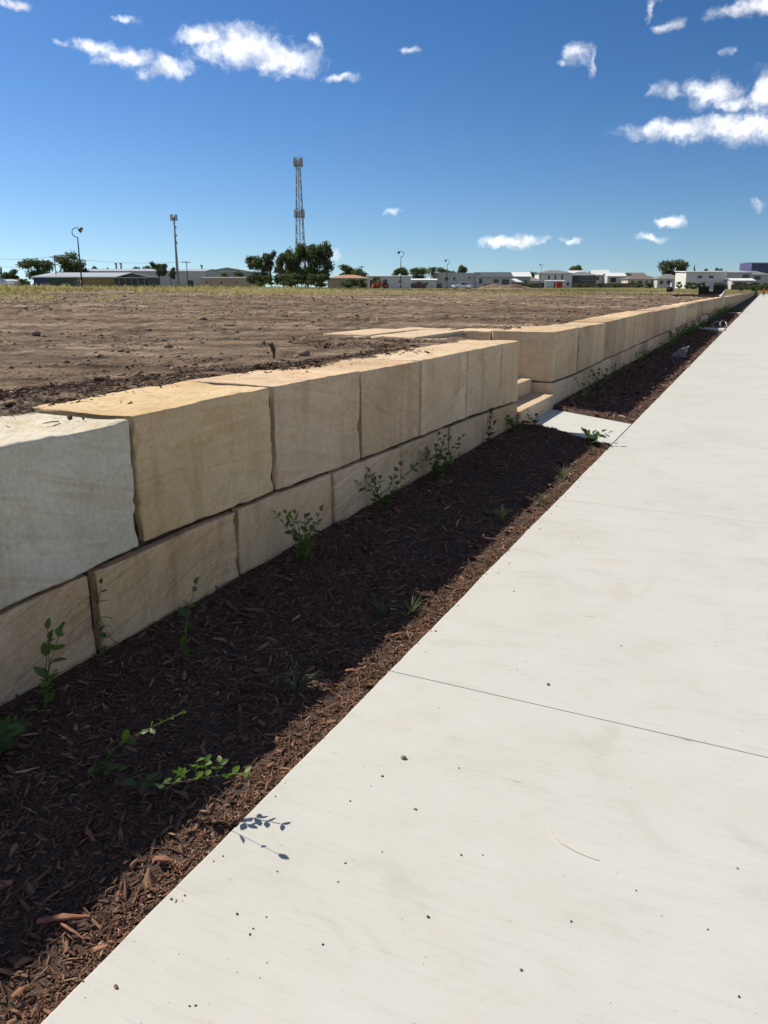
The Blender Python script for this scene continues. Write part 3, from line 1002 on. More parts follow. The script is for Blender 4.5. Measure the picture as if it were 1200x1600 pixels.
# the return of this wall along the steps, two stones deep
for x0, x1, sd in ((-3.92, BK - 0.27, 180),):
    w2_blocks.append(block(w2, x0, x1, 10.735, 11.5, 0.345, 1.0, sd, TAN[3], 0.06))
    w2_blocks.append(block(w2, x0, x1, 10.735, 11.5, -0.2, 0.33, sd + 1, TAN[4], 0.08))
for o in w2_blocks:
    o.location = o.location - w2o
# past some sixty metres the stones can no longer be told apart: joined
mb = MB()
y = tj[-1]
while y < 236:
    L = r3.uniform(0.9, 1.5)
    dx = r3.uniform(-0.015, 0.015)
    mb.box(BK, WX + dx, y + 0.012 - 10, y + L - 0.012 - 10, 0.315, 1.0 + r3.uniform(-0.01, 0.014))
    y += L
y = lj[-1]
while y < 236:
    L = r3.uniform(0.9, 1.5)
    mb.box(BK, WX + 0.015 + r3.uniform(-0.01, 0.01), y + 0.012 - 10, y + L - 0.012 - 10, -0.2, 0.30)
    y += L
fo = mb.build('distant_stone_blocks', M['stone'], w2)
fo.color = (0.53, 0.425, 0.29, 1)
setp(fo, None, None, None, 'stuff')

# dark sheets added well behind the faces to paint shade into the joints
MB().box(WX - 0.075, WX - 0.035, -3.9, 8.90, -0.2, 0.955).build('joint_shade', M['joint_shade'], w1)
MB().box(WX - 0.075, WX - 0.035, 10.80 - 10, 61.5 - 10, -0.2, 0.955).build('joint_shade', M['joint_shade'], w2)

# ---- steps between the walls
st = empty('stone_steps', (-2.9, 9.86, 0))
setp(st, 'flight of sawn sandstone steps in the gap between the two walls', 'steps')
for k in range(4):
    x1 = -2.405 - 0.325 * k
    z1 = 0.19 + 0.195 * k
    o = block(st, x1 - 0.47, x1, 9.005, 10.70, max(-0.1, z1 - 0.19), z1, 200 + k, (0.52, 0.435, 0.315), 0.05, 0.35, 'step', chips=0.35)
    o.location = o.location - Vector((-2.9, 9.86, 0))
# fill under the treads
o = MB().box(-3.85, -2.75, 9.02, 10.69, -0.2, 0.185).build('step_core', M['bed'], st)
o.location = -Vector((-2.9, 9.86, 0))
o = MB().box(-3.85, -3.40, 9.02, 10.69, 0.186, 0.75).build('step_core', M['bed'], st)
o.location = -Vector((-2.9, 9.86, 0))

# ---- sandstone paving at the head of the steps
pv = empty('stone_paving', (-4.3, 9.8, 0.9))
setp(pv, 'sandstone slabs paving the top of the steps on the bare lot', 'paving')
pvo = Vector((-4.3, 9.8, 0.9))
for x0, x1, y0, y1, z1, sd in ((-4.32, -3.72, 8.99, 10.72, 1.0, 210), (-5.02, -4.34, 9.05, 10.55, 1.012, 211), (-4.95, -3.72, 8.32, 8.975, 0.992, 212), (-4.75, -3.94, 10.74, 11.3, 1.005, 213)):
    o = block(pv, x0, x1, y0, y1, z1 - 0.19, z1, sd, (0.53, 0.44, 0.315), 0.09, 0.5, 'paving_slab', chips=0.5)
    o.location = o.location - pvo


# ================================================================== bark mulch
def chips(n, px, py, pz, L, Wd, T, tilt, tint):
    """n flat, tapered, slightly bent chips as one mesh: 9 vertices, 6 quads each"""
    yaw = rng.random(n) * 2 * math.pi
    pit = rng.normal(0, tilt, n)
    rol = rng.normal(0, tilt * 1.2, n)
    tp = rng.uniform(0.25, 0.95, n)
    tp0 = rng.uniform(0.35, 0.95, n)
    bend = rng.normal(0, 0.10, n)
    V = np.zeros((n, 9, 3))
    for i, (s, wv) in enumerate(((-0.5, tp0), (0.05, np.ones(n)), (0.5, tp))):
        for j, (a, b) in enumerate(((-0.5, -0.4), (0.5, -0.4), (0.12, 0.6))):
            V[:, i * 3 + j, 0] = s * L + (0.08 * L * (j - 1) if i != 1 else 0)
            V[:, i * 3 + j, 1] = a * Wd * wv + (bend * L * 0.35 if i == 1 else 0)
            V[:, i * 3 + j, 2] = b * T + (np.abs(bend) * L * 0.5 if i == 1 else 0)
    cr, sr = np.cos(rol)[:, None], np.sin(rol)[:, None]
    y, z = V[:, :, 1] * cr - V[:, :, 2] * sr, V[:, :, 1] * sr + V[:, :, 2] * cr
    cp, sp = np.cos(pit)[:, None], np.sin(pit)[:, None]
    x, z = V[:, :, 0] * cp - z * sp, V[:, :, 0] * sp + z * cp
    cy_, sy_ = np.cos(yaw)[:, None], np.sin(yaw)[:, None]
    Vo = np.stack([x * cy_ - y * sy_ + px[:, None], x * sy_ + y * cy_ + py[:, None], z + pz[:, None]], -1)
    base = np.array([[0, 1, 4, 3], [1, 2, 5, 4], [2, 0, 3, 5], [3, 4, 7, 6], [4, 5, 8, 7], [5, 3, 6, 8]])
    Fq = (base[None] + (np.arange(n) * 9)[:, None, None]).reshape(-1, 4)
    return Vo.reshape(-1, 3), Fq, np.repeat(tint, 9)


def mulch(name, label, regions, mk='bark'):
    Vs, Fs, Ts, n0 = [], [], [], 0
    for (xa, xb, ya, yb, n, sc, zf, mask) in regions:
        x = rng.uniform(xa, xb, n)
        y = rng.uniform(ya, yb, n)
        k = mask(x, y)
        x, y = x[k], y[k]
        n = len(x)
        big = rng.random(n)
        L = sc * (0.012 + 0.026 * big ** 2 + rng.uniform(0.02, 0.06, n) * (rng.random(n) < 0.07))
        Wd = np.where(rng.random(n) < 0.66, L * rng.uniform(0.06, 0.18, n), L * rng.uniform(0.2, 0.5, n))
        T = np.clip(Wd * 0.22, 0.0008, 0.004)
        z = zf(x, y) + rng.uniform(-0.002, 0.012, n) * sc
        ti = np.clip(rng.beta(1.15, 1.9, n) + 0.08 * vnoise(np.c_[x, y, z], 3.0, 70), 0, 1)
        a, b, c = chips(n, x, y, z, L, Wd, T, 0.34, ti)
        Vs.append(a)
        Fs.append(b + n0)
        Ts.append(c)
        n0 += len(a)
    o = np_mesh(name, np.concatenate(Vs), np.concatenate(Fs), M[mk], None, False, np.concatenate(Ts))
    return setp(o, label, 'mulch', None, 'stuff')


offl = lambda x, y: ~((y > skew_y(x, 8.36)) & (y < skew_y(x, 9.82)))
mulch('bark_mulch', 'dark red brown bark mulch covering the planting bed', [
    (WX + 0.03, PE - 0.004, -1.5, 0.4, 5000, 1.5, bed_z, offl),
    (WX + 0.03, PE - 0.004, 0.35, 2.2, 26000, 0.82, bed_z, offl),
    (WX + 0.03, PE - 0.004, 2.2, 4.2, 19000, 0.95, bed_z, offl),
    (WX + 0.03, PE - 0.004, 4.2, 9.6, 20000, 1.15, bed_z, offl),
    (WX + 0.03, PE - 0.004, 9.6, 16, 8000, 1.8, bed_z, offl),
    (WX + 0.03, PE - 0.004, 16, 34, 9000, 2.4, bed_z, offl),
    (WX + 0.03, PE - 0.004, 36, 70, 5000, 3.6, bed_z, offl)])
# fine crumbs along the path's edge, some spilled on to the concrete
n = 5000
yy = 0.6 + 8.4 * rng.random(n) ** 1.5
xx = PE - 0.015 - rng.random(n) * 0.07 + (rng.random(n) < 0.035) * rng.exponential(0.035, n)
zz = np.where(xx > PE, 0.002, bed_z(np.minimum(xx, PE), yy) + 0.004)
a, b_, c_ = chips(n, xx, yy, zz, rng.uniform(0.004, 0.016, n), rng.uniform(0.003, 0.009, n), np.full(n, 0.003), 0.3, rng.random(n) * 0.75 + 0.25)
o = np_mesh('bark_crumbs', a, b_, M['bark'], None, False, c_)
setp(o, 'bark crumbs spilled along the edge of the footpath', 'mulch', None, 'stuff')


def band(x, y):
    P = np.c_[x, y, np.zeros_like(x)]
    back = -3.0 - 0.10 * vnoise(P, 1.1, 80)
    wide = 0.32 + 0.62 * (1 - sstep(2.4, 5.5, y)) + 0.28 * vnoise(P, 0.8, 81)
    return (x < back) & (x > back - wide) & (fbm(P, 2.5, 82, 3) > -0.3) | ((x < -2.88) & (x > -3.2) & (fbm(P, 3.5, 83, 3) > 0.15)) | ((x < -2.6) & (rng.random(len(x)) < 0.02))


mulch('scattered_mulch', 'dark bark mulch heaped behind the nearer wall on the bare lot', [
    (-4.2, -2.5, 1.2, 7.0, 34000, 1.0, lambda x, y: np.maximum(lot_z(x, y), np.where(x > -3.06, 1.008, 0)), band),
    (-4.7, -3.05, 7.0, 8.35, 2600, 1.1, lot_z, lambda x, y: fbm(np.c_[x, y, x * 0], 2.0, 85, 3) > -0.1)], 'bark_dark')


def lumps(n, px, py, pz, r, flat, tint):
    t = (1 + 5 ** 0.5) / 2
    ico = np.array([(-1, t, 0), (1, t, 0), (-1, -t, 0), (1, -t, 0), (0, -1, t), (0, 1, t), (0, -1, -t), (0, 1, -t), (t, 0, -1), (t, 0, 1), (-t, 0, -1), (-t, 0, 1)])
    ico = ico / np.linalg.norm(ico[0])
    tri = np.array([(0, 11, 5), (0, 5, 1), (0, 1, 7), (0, 7, 10), (0, 10, 11), (1, 5, 9), (5, 11, 4), (11, 10, 2), (10, 7, 6), (7, 1, 8), (3, 9, 4), (3, 4, 2), (3, 2, 6), (3, 6, 8), (3, 8, 9), (4, 9, 5), (2, 4, 11), (6, 2, 10), (8, 6, 7), (9, 8, 1)])
    V = ico[None] * (1 + rng.uniform(-0.38, 0.38, (n, 12, 1))) * r[:, None, None]
    V[:, :, 2] *= flat
    a = rng.random(n) * 6.28
    V[:, :, 0] *= rng.uniform(0.8, 1.6, n)[:, None]
    x = V[:, :, 0] * np.cos(a)[:, None] - V[:, :, 1] * np.sin(a)[:, None]
    y = V[:, :, 0] * np.sin(a)[:, None] + V[:, :, 1] * np.cos(a)[:, None]
    Vo = np.stack([x + px[:, None], y + py[:, None], V[:, :, 2] + pz[:, None]], -1).reshape(-1, 3)
    return Vo, (tri[None] + (np.arange(n) * 12)[:, None, None]).reshape(-1, 3), np.repeat(tint, 12)


# clods over the bare soil
n = 26000
th = rng.uniform(math.radians(-62), math.radians(-1.2), n)
rr = 2.6 + 46 * rng.random(n) ** 1.9
x, y = rr * np.sin(th), rr * np.cos(th)
P = np.c_[x, y, x * 0]
k = (x < -3.05) & ~((x > -5.2) & (y > 8.3) & (y < 11.4)) & (fbm(P, 0.45, 90, 4) + 0.10 * rng.normal(size=n) > 0.02)
x, y = x[k], y[k]
rs = (0.0035 + 0.012 * rng.random(len(x)) ** 5) * (1 + np.hypot(x, y) / 9)
a, b_, c_ = lumps(len(x), x, y, lot_z(x, y) + rs * 0.1, rs, 0.6, rng.random(len(x)))
o = np_mesh('soil_clods', a, b_, M['clod'], None, False, c_)
setp(o, 'clods and crumbs of brown soil strewn over the bare lot', 'soil', None, 'stuff')

# grit on the path
n = 900
x = PE + 0.02 + 2.9 * rng.random(n) ** 1.3
y = 0.9 + 9 * rng.random(n) ** 1.4
rs = 0.0008 + 0.0030 * rng.random(n) ** 7
a, b_, c_ = lumps(n, x, y, rs * 0.45, rs, 0.7, rng.random(n))
o = np_mesh('path_grit', a, b_, M['grit'], None, False, c_)
setp(o, 'tiny grains of grit and soil on the concrete footpath', 'grit', None, 'stuff')


# rough dry grass across the back of the lot
def grass(name, label, pts, h, lean, tint, per=5, wide=0.012):
    n = len(pts)
    B = np.repeat(pts, per, 0)
    m = len(B)
    a = rng.random(m) * 6.28
    hh = np.repeat(h, per) * rng.uniform(0.5, 1.15, m)
    off = rng.normal(0, 0.05, (m, 2)) * (1 + hh[:, None])
    bx, by = B[:, 0] + off[:, 0], B[:, 1] + off[:, 1]
    w = wide * (1 + np.hypot(bx, by) / 24)
    dx, dy = np.cos(a), np.sin(a)
    ln = lean * hh * rng.uniform(0.2, 1.3, m)
    a2 = rng.random(m) * 6.28
    lx, ly = np.cos(a2) * ln, np.sin(a2) * ln
    z0 = B[:, 2] - 0.04
    V = np.zeros((m, 5, 3))
    V[:, 0] = np.c_[bx - dx * w, by - dy * w, z0]
    V[:, 1] = np.c_[bx + dx * w, by + dy * w, z0]
    V[:, 2] = np.c_[bx + dx * w * .7 + lx * .4, by + dy * w * .7 + ly * .4, z0 + hh * .6]
    V[:, 3] = np.c_[bx - dx * w * .7 + lx * .4, by - dy * w * .7 + ly * .4, z0 + hh * .6]
    V[:, 4] = np.c_[bx + lx, by + ly, z0 + hh]
    I = np.arange(m)[:, None] * 5
    T = np.concatenate([I + np.array([[0, 1, 2]]), I + np.array([[0, 2, 3]]), I + np.array([[3, 2, 4]])])
    o = np_mesh(name, V.reshape(-1, 3), T, M['drygrass'], None, False, np.repeat(np.clip(np.repeat(tint, per) + rng.normal(0, .22, m), 0, 1), 5))
    return setp(o, label, 'grass', None, 'stuff')


n = 85000
th = rng.uniform(math.radians(-58), math.radians(-1.0), n)
rr = 30 + 190 * rng.random(n) ** 1.7
x, y = rr * np.sin(th), rr * np.cos(th)
P = np.c_[x, y, x * 0]
edge = 35 + 10 * fbm(P, 0.05, 95, 3) + 5 * fbm(P, 0.5, 96, 3) + 26 * sstep(-26, -6, np.degrees(th))
den = sstep(-6, 20, rr - edge) ** 1.8
k = (rng.random(n) < den * np.clip(0.42 + 2.2 * fbm(P, 0.16, 97, 4), 0.04, 1)) & (x < -4.5)
x, y, rr, th = x[k], y[k], rr[k], th[k]
P = np.c_[x, y, x * 0]
h = (0.20 + 0.22 * (0.5 + fbm(P, 0.2, 98, 3)) + 0.30 * rng.random(len(x)) ** 6) * (0.55 + 0.45 * sstep(40, 75, rr)) * (1 - 0.45 * sstep(90, 170, rr))
h = h * (1 - 0.55 * sstep(-34, -24, np.degrees(th)))
green = np.clip(0.78 + 0.75 * fbm(P, 0.09, 99, 4) - 0.22 * sstep(56, 95, rr), 0, 1)
grass('rough_grass', 'rough dry yellow and green grass along the back of the lot', np.c_[x, y, gz(x, y)], h, 0.45, green, 5)
# sparse weeds and straw in the bare part
n = 900
th = rng.uniform(math.radians(-58), math.radians(-6), n)
rr = 12 + 32 * rng.random(n) ** 0.8
x, y = rr * np.sin(th), rr * np.cos(th)
k = (fbm(np.c_[x, y, x * 0], 0.35, 101, 3) > 0.12) & (x < -6)
x, y = x[k], y[k]
grass('straggling_weeds', 'sparse weeds and straw scattered on the bare soil', np.c_[x, y, lot_z(x, y) + 0.03], np.full(len(x), 0.09), 1.1, rng.random(len(x)) * 0.6 + 0.4, 4, 0.006)


# ================================================================== plants in the bed
def leaf_mesh(name, wide=0.5, curl=0.12, fold=0.10):
    prof = [(0.0, 0.02), (0.18, 0.62), (0.42, 1.0), (0.68, 0.82), (0.88, 0.38), (1.0, 0.0)]
    vs, fs = [], []
    for t, w in prof[:-1]:
        h = w * wide / 2
        z = -curl * t * t
        vs += [(-h, t, z + fold * h * 2), (0, t, z), (h, t, z + fold * h * 2)]
    vs.append((0, 1.0, -curl))
    for i in range(len(prof) - 2):
        a = i * 3
        fs += [(a, a + 1, a + 4, a + 3), (a + 1, a + 2, a + 5, a + 4)]
    a = (len(prof) - 2) * 3
    fs += [(a, a + 1, len(vs) - 1), (a + 1, a + 2, len(vs) - 1)]
    me = bpy.data.meshes.new(name)
    me.from_pydata(vs, [], fs)
    return me


LEAF = {}
for key, wd, cu, fo_ in (('leaf', 0.62, 0.15, 0.12), ('leaf_bright', 0.62, 0.10, 0.10), ('leaf_dark', 0.70, 0.12, 0.08), ('leaf_red', 0.45, 0.2, 0.15)):
    me = leaf_mesh(key, wd, cu, fo_)
    me.materials.append(M[key])
    me.polygons.foreach_set('use_smooth', [True] * len(me.polygons))
    LEAF[key] = me


def leaf_matrix(p, direction, size, roll=0.0):
    d = Vector(direction).normalized()
    q = d.to_track_quat('Y', 'Z')
    return Matrix.LocRotScale(Vector(p), q @ Matrix.Rotation(roll, 3, 'Y').to_quaternion(), Vector((size, size, size)))


def join_leaves(name, me, mats, parent):
    src = np.array([v.co for v in me.vertices])
    V, Fs = [], []
    for i, mx in enumerate(mats):
        A = np.array(mx)
        V.append(src @ A[:3, :3].T + A[:3, 3])
        Fs += [tuple(k + i * len(src) for k in p.vertices) for p in me.polygons]
    nm = bpy.data.meshes.new(name)
    nm.from_pydata(np.concatenate(V).tolist(), [], Fs)
    return link_mesh(name, nm, me.materials[0], parent, True)


def bezier(pts, n=8):
    """smooth polyline through points"""
    P = [Vector(p) for p in pts]
    out = []
    for i in range(len(P) - 1):
        p0, p1, p2, p3 = P[max(i - 1, 0)], P[i], P[i + 1], P[min(i + 2, len(P) - 1)]
        for k in range(n):
            t = k / n
            out.append(0.5 * ((2 * p1) + (p2 - p0) * t + (2 * p0 - 5 * p1 + 4 * p2 - p3) * t * t + (3 * p1 - p0 - 3 * p2 + p3) * t ** 3))
    out.append(P[-1])
    return out


def plant(name, label, cat, base, stems, key='leaf', leaf=0.04, gap=0.035, sr=0.0022, separate=True, group=None, stem_mat='stem', seed=0, start=0.25, outward=0.9):
    """stems: lists of points relative to base; leaves grow in pairs along them"""
    rr_ = random.Random(seed)
    root = empty(name, base)
    setp(root, label, cat, group)
    mats = []
    for sp in stems:
        pl = bezier(sp, 5)
        n = len(pl)
        MB().tube(pl, [sr * (1 - 0.6 * i / (n - 1)) for i in range(n)], 5).build('stem', M[stem_mat], root, True)
        L = sum((pl[i + 1] - pl[i]).length for i in range(n - 1))
        s, acc, side = 0.0, L * start, rr_.random() * 3.1
        for i in range(n - 1):
            seg = (pl[i + 1] - pl[i]).length
            while acc <= s + seg:
                p = pl[i].lerp(pl[i + 1], (acc - s) / seg)
                t = (pl[i + 1] - pl[i]).normalized()
                a = t.cross(Vector((0.3, 0.2, 1))).normalized()
                b = t.cross(a)
                side += 1.4 + rr_.uniform(-0.3, 0.3)
                for w in (side, side + math.pi):
                    if rr_.random() < 0.12:
                        continue
                    d = (a * math.cos(w) + b * math.sin(w)) * outward + t * 0.65 + Vector((0, 0, rr_.uniform(-0.1, 0.25)))
                    mats.append(leaf_matrix(p, d, leaf * rr_.choice((0.45, 0.7, 0.9, 1.1, 1.3)) * rr_.uniform(0.85, 1.1) * (1 - 0.3 * acc / L), rr_.uniform(-0.6, 0.6)))
                acc += gap * rr_.uniform(0.75, 1.3)
            s += seg
        t = (pl[-1] - pl[-2]).normalized()
        mats.append(leaf_matrix(pl[-1], t + Vector((0.2, 0, 0.1)), leaf * 0.75))
        mats.append(leaf_matrix(pl[-1], t + Vector((-0.2, 0.2, 0.2)), leaf * 0.6))
    if separate:
        for mx in mats:
            o = bpy.data.objects.new('leaf', LEAF[key])
            COL.objects.link(o)
            o.parent = root
            o.matrix_local = mx
    elif mats:
        join_leaves('foliage', LEAF[key], mats, root)
    return root


def sprig(n, h, spread, seed):
    rr_ = random.Random(seed)
    out = []
    for k in range(n):
        a = rr_.random() * 6.28
        s = spread * rr_.uniform(0.35, 1.25)
        hh = h * rr_.uniform(0.55, 1.0)
        out.append([(0, 0, -0.04), (math.cos(a) * s * 0.35, math.sin(a) * s * 0.35, hh * 0.5), (math.cos(a) * s, math.sin(a) * s, hh)])
    return out


def bz(x, y):
    return float(bed_z(np.array([x]), np.array([y]))[0])


# the young vine in the foreground: an arching sunlit shoot and a shoot creeping to the path
b0 = Vector((-1.84, 1.70, bz(-1.84, 1.70)))
rel = lambda x, y, z: (x - b0.x, y - b0.y, z - b0.z)
plant('young_vine', 'young vine on the mulch with one arching sunlit shoot and a creeping leafy one', 'vine', b0,
      [[(0, 0, -0.01), rel(-1.745, 1.70, 0.115), rel(-1.58, 1.685, 0.24), rel(-1.425, 1.655, 0.345)]], 'leaf_bright', 0.042, 0.062, 0.0021, True, seed=3, start=0.22, outward=0.7)
vine = bpy.data.objects['young_vine']
rr_ = random.Random(14)
creep = bezier([rel(-1.84, 1.70, 0.02), rel(-1.74, 1.665, 0.055), rel(-1.62, 1.655, 0.06), rel(-1.52, 1.665, 0.075), rel(-1.42, 1.70, 0.10), rel(-1.34, 1.735, 0.115), rel(-1.275, 1.75, 0.13)], 6)
MB().tube(creep, 0.0018, 5).build('stem', M['stem'], vine, True)
for i, p in enumerate(creep):
    if i % 3 == 1 or (i > 20 and i % 2):
        continue
    t = (creep[min(i + 1, len(creep) - 1)] - creep[max(i - 1, 0)]).normalized()
    k = 'leaf_dark' if i < 18 else 'leaf_bright'
    for sgn in (-1, 1):
        if rr_.random() < 0.2:
            continue
        d = Vector((-t.y, t.x, 0)) * sgn + t * rr_.uniform(0.1, 0.9) + Vector((0, 0, 0.15 + rr_.uniform(-0.2, 0.4)))
        o = bpy.data.objects.new('leaf', LEAF[k])
        COL.objects.link(o)
        o.parent = vine
        o.matrix_local = leaf_matrix(p + Vector((0, 0, 0.004)), d, (0.050 if i < 18 else 0.036) * rr_.uniform(0.75, 1.15), rr_.uniform(-0.5, 0.5))
for k in range(5):                                   # short upright side shoots
    p = creep[20 + k * 2]
    e = p + Vector((rr_.uniform(-0.02, 0.03), rr_.uniform(-0.02, 0.03), rr_.uniform(0.03, 0.06)))
    MB().tube([p, e], 0.0014, 4).build('stem', M['stem'], vine)
    for j in range(4):
        a = j * 1.57 + k
        o = bpy.data.objects.new('leaf', LEAF['leaf_bright'])
        COL.objects.link(o)
        o.parent = vine
        o.matrix_local = leaf_matrix(p.lerp(e, 0.55 + 0.15 * j), (math.cos(a), math.sin(a), 0.5), rr_.uniform(0.022, 0.036), rr_.uniform(-0.5, 0.5))

PL = [
    ('leafy_seedling', 'tall leafy seedling against the foot of the pale grey stone stack, left edge', -2.28, 1.90, sprig(2, 0.34, 0.08, 1) + [[(0, 0, 0), (0.02, 0.03, 0.18), (0.0, 0.06, 0.30)]], 'leaf', 0.048, 0.045, 2),
    ('leafy_seedling', 'low leafy plant in the lower left corner of the mulch by the wall', -2.22, 1.62, sprig(6, 0.17, 0.20, 5), 'leaf_dark', 0.062, 0.05, 6),
    ('leafy_seedling', 'lone leafy seedling below the second lower stone', -2.09, 2.49, [[(0, 0, 0), (-0.02, 0.05, 0.14), (0.0, 0.10, 0.30)], [(0, 0, 0), (0.0, -0.02, 0.05), (0.03, -0.04, 0.09)]], 'leaf_bright', 0.045, 0.055, 8),
    ('leafy_seedling', 'leafy seedling with thin bare shoots in front of the third lower stone', -2.24, 3.76, sprig(9, 0.36, 0.17, 9), 'leaf', 0.040, 0.042, 10),
    ('leafy_seedling', 'wide leafy seedling in front of the ring marked lower stone', -2.31, 4.98, sprig(11, 0.36, 0.22, 11), 'leaf', 0.042, 0.044, 12),
    ('leafy_seedling', 'dense leafy seedling in front of the fifth lower stone', -2.31, 6.05, sprig(12, 0.36, 0.22, 13), 'leaf', 0.044, 0.044, 14),
    ('leafy_seedling', 'thin reddish upright seedling near the far end of the nearer wall', -2.385, 7.70, sprig(3, 0.36, 0.06, 15), 'leaf_red', 0.060, 0.055, 16),
    ('leafy_seedling', 'small leafy seedling in the corner below the end stone', -2.33, 8.55, sprig(5, 0.16, 0.14, 17), 'leaf_dark', 0.05, 0.05, 18),
    ('leafy_seedling', 'small dark seedling in front of the lowest step', -2.18, 8.80, sprig(4, 0.19, 0.12, 19), 'leaf_dark', 0.042, 0.06, 20),
    ('leafy_seedling', 'dark bushy seedling where landing, mulch and path meet', -1.46, 8.33, sprig(8, 0.14, 0.16, 21), 'leaf_dark', 0.065, 0.055, 22),
]
for nm, lb, x, y, stems, key, lf, gp, sd in PL:
    z = bz(x, y)
    plant(nm, lb, 'seedling', (x, y, max(z, -0.02)), stems, key, lf * 1.3, gp * 1.05, 0.003, y < 5.5, 'seedlings in the nearer bed', 'stem', sd, 0.2)
# a weed growing out of the joint between two lower stones
plant('joint_weed', 'weed trailing from the upright joint between the first two lower stones', 'weed', (WX + 0.03, 2.345, 0.26),
      [[(0, 0, 0), (0.025, 0.0, 0.06), (0.03, 0.005, 0.10)], [(0, 0, -0.02), (0.03, 0.0, -0.09), (0.035, 0.03, -0.16), (0.05, 0.06, -0.2)], [(0, 0, -0.1), (0.03, 0.0, -0.2), (0.04, 0.05, -0.23)]], 'leaf_dark', 0.042, 0.05, 0.0018, True, seed=33, start=0.15)


def tuft(label, x, y, n, h, seed, mk='strap'):
    rr_ = random.Random(seed)
    root = empty('grass_tuft', (x, y, bz(x, y)))
    setp(root, label, 'grass tuft', 'strappy tufts in the bed')
    for k in range(n):
        a, ln, hh, w = rr_.random() * 6.28, rr_.uniform(0.4, 1.0) * h, rr_.uniform(0.5, 1.0) * h, rr_.uniform(0.002, 0.004)
        dx, dy = math.cos(a), math.sin(a)
        pts = [(t * ln * dx, t * ln * dy, hh * (1.7 * t - 0.9 * t * t)) for t in (0, 0.35, 0.7, 1.0)]
        vs = []
        for i, (px_, py_, pz_) in enumerate(pts):
            ww = w * (1 - 0.9 * i / 3)
            vs += [(px_ - dy * ww, py_ + dx * ww, pz_), (px_, py_, pz_ - ww * 0.6), (px_ + dy * ww, py_ - dx * ww, pz_)]
        fs = []
        for i in range(3):
            fs += [(i * 3, i * 3 + 1, i * 3 + 4, i * 3 + 3), (i * 3 + 1, i * 3 + 2, i * 3 + 5, i * 3 + 4)]
        me = bpy.data.meshes.new('blade')
        me.from_pydata(vs, [], fs)
        link_mesh('blade', me, M[mk], root)


tuft('pale strappy tuft in the sunlit mulch by the path, nearest the landing', -1.41, 6.73, 26, 0.15, 1)
tuft('short pale tuft on the shade line, second from the landing', -1.36, 5.85, 20, 0.10, 2)
tuft('thin dark tuft in the wall shadow, third from the landing', -1.50, 5.21, 16, 0.14, 3)
tuft('grey strappy tuft in the shade, left one of the close pair', -1.55, 3.34, 22, 0.12, 4)
tuft('grey strappy tuft at the shade edge, right one of the close pair', -1.44, 3.44, 22, 0.12, 5)
tuft('sprawling grey tuft nearest the foreground vine', -1.53, 2.48, 26, 0.13, 6)

# the row of seedlings along the far wall
tmpl = []
for k in range(4):
    t = plant('border_seedling', 'x', 'seedling', (0, 0, -5), sprig(7, 0.42, 0.25, 60 + k), 'leaf_dark' if k % 2 else 'leaf', 0.085, 0.075, 0.004, False, None, 'stem', 80 + k, 0.15)
    tmpl.append(t)
rr_ = random.Random(19)
yy_ = 11.5
cnt = 0
while yy_ < 66:
    t = tmpl[cnt % 4]
    x = -2.22 + rr_.uniform(-0.1, 0.14)
    s = rr_.uniform(0.35, 0.8) if yy_ < 22 else rr_.uniform(0.65, 1.15)
    if cnt < 4:
        c = t
        kids = []
    else:
        c = t.copy()
        COL.objects.link(c)
        kids = list(t.children)
        for ch in kids:
            d = ch.copy()
            COL.objects.link(d)
            d.parent = c
    c.location = (x, yy_, bz(x, yy_))
    c.scale = (s, s, s)
    c.rotation_euler = (0, 0, rr_.random() * 6.28)
    setp(c, 'small dark leafy seedling in the row along the foot of the far wall', 'seedling', 'row of seedlings along the far wall')
    cnt += 1
    yy_ += rr_.uniform(0.8, 1.9) if yy_ < 22 else rr_.uniform(0.5, 1.3)

# ================================================================== loose things on the path and the mulch
def splinter(label, x, y, L, wd, th, rz, seed, name='bark_piece', mt='barkpiece', z=None, pitch=0.0):
    rr_ = random.Random(seed)
    n = 7
    vs, fs = [], []
    for i in range(n):
        t = i / (n - 1)
        w = wd * (0.45 + 0.55 * math.sin(math.pi * min(1, t * 1.1 + 0.12))) * rr_.uniform(0.75, 1.15) / 2
        c = rr_.uniform(-0.12, 0.12) * wd
        zc = math.sin(t * 3.1) * th * 1.2
        for a, b in ((-1, -0.5), (1, -0.5), (1, 0.5), (-0.2, 0.9), (-1, 0.5)):
            vs.append(((t - 0.5) * L + rr_.uniform(-0.03, 0.03) * L * (i in (0, n - 1)), c + a * w, zc + b * th * rr_.uniform(0.7, 1.2)))
    for i in range(n - 1):
        for k in range(5):
            fs.append((i * 5 + k, i * 5 + (k + 1) % 5, (i + 1) * 5 + (k + 1) % 5, (i + 1) * 5 + k))
    fs += [tuple(range(5))[::-1], tuple(range((n - 1) * 5, n * 5))]
    o = MB().add(vs, fs).build(name, M[mt])
    o.location = (x, y, (bz(x, y) + 0.022) if z is None else z)
    o.rotation_euler = (rr_.uniform(-0.15, 0.15), pitch, rz)
    return setp(o, label, 'bark' if mt == 'barkpiece' else 'wood')


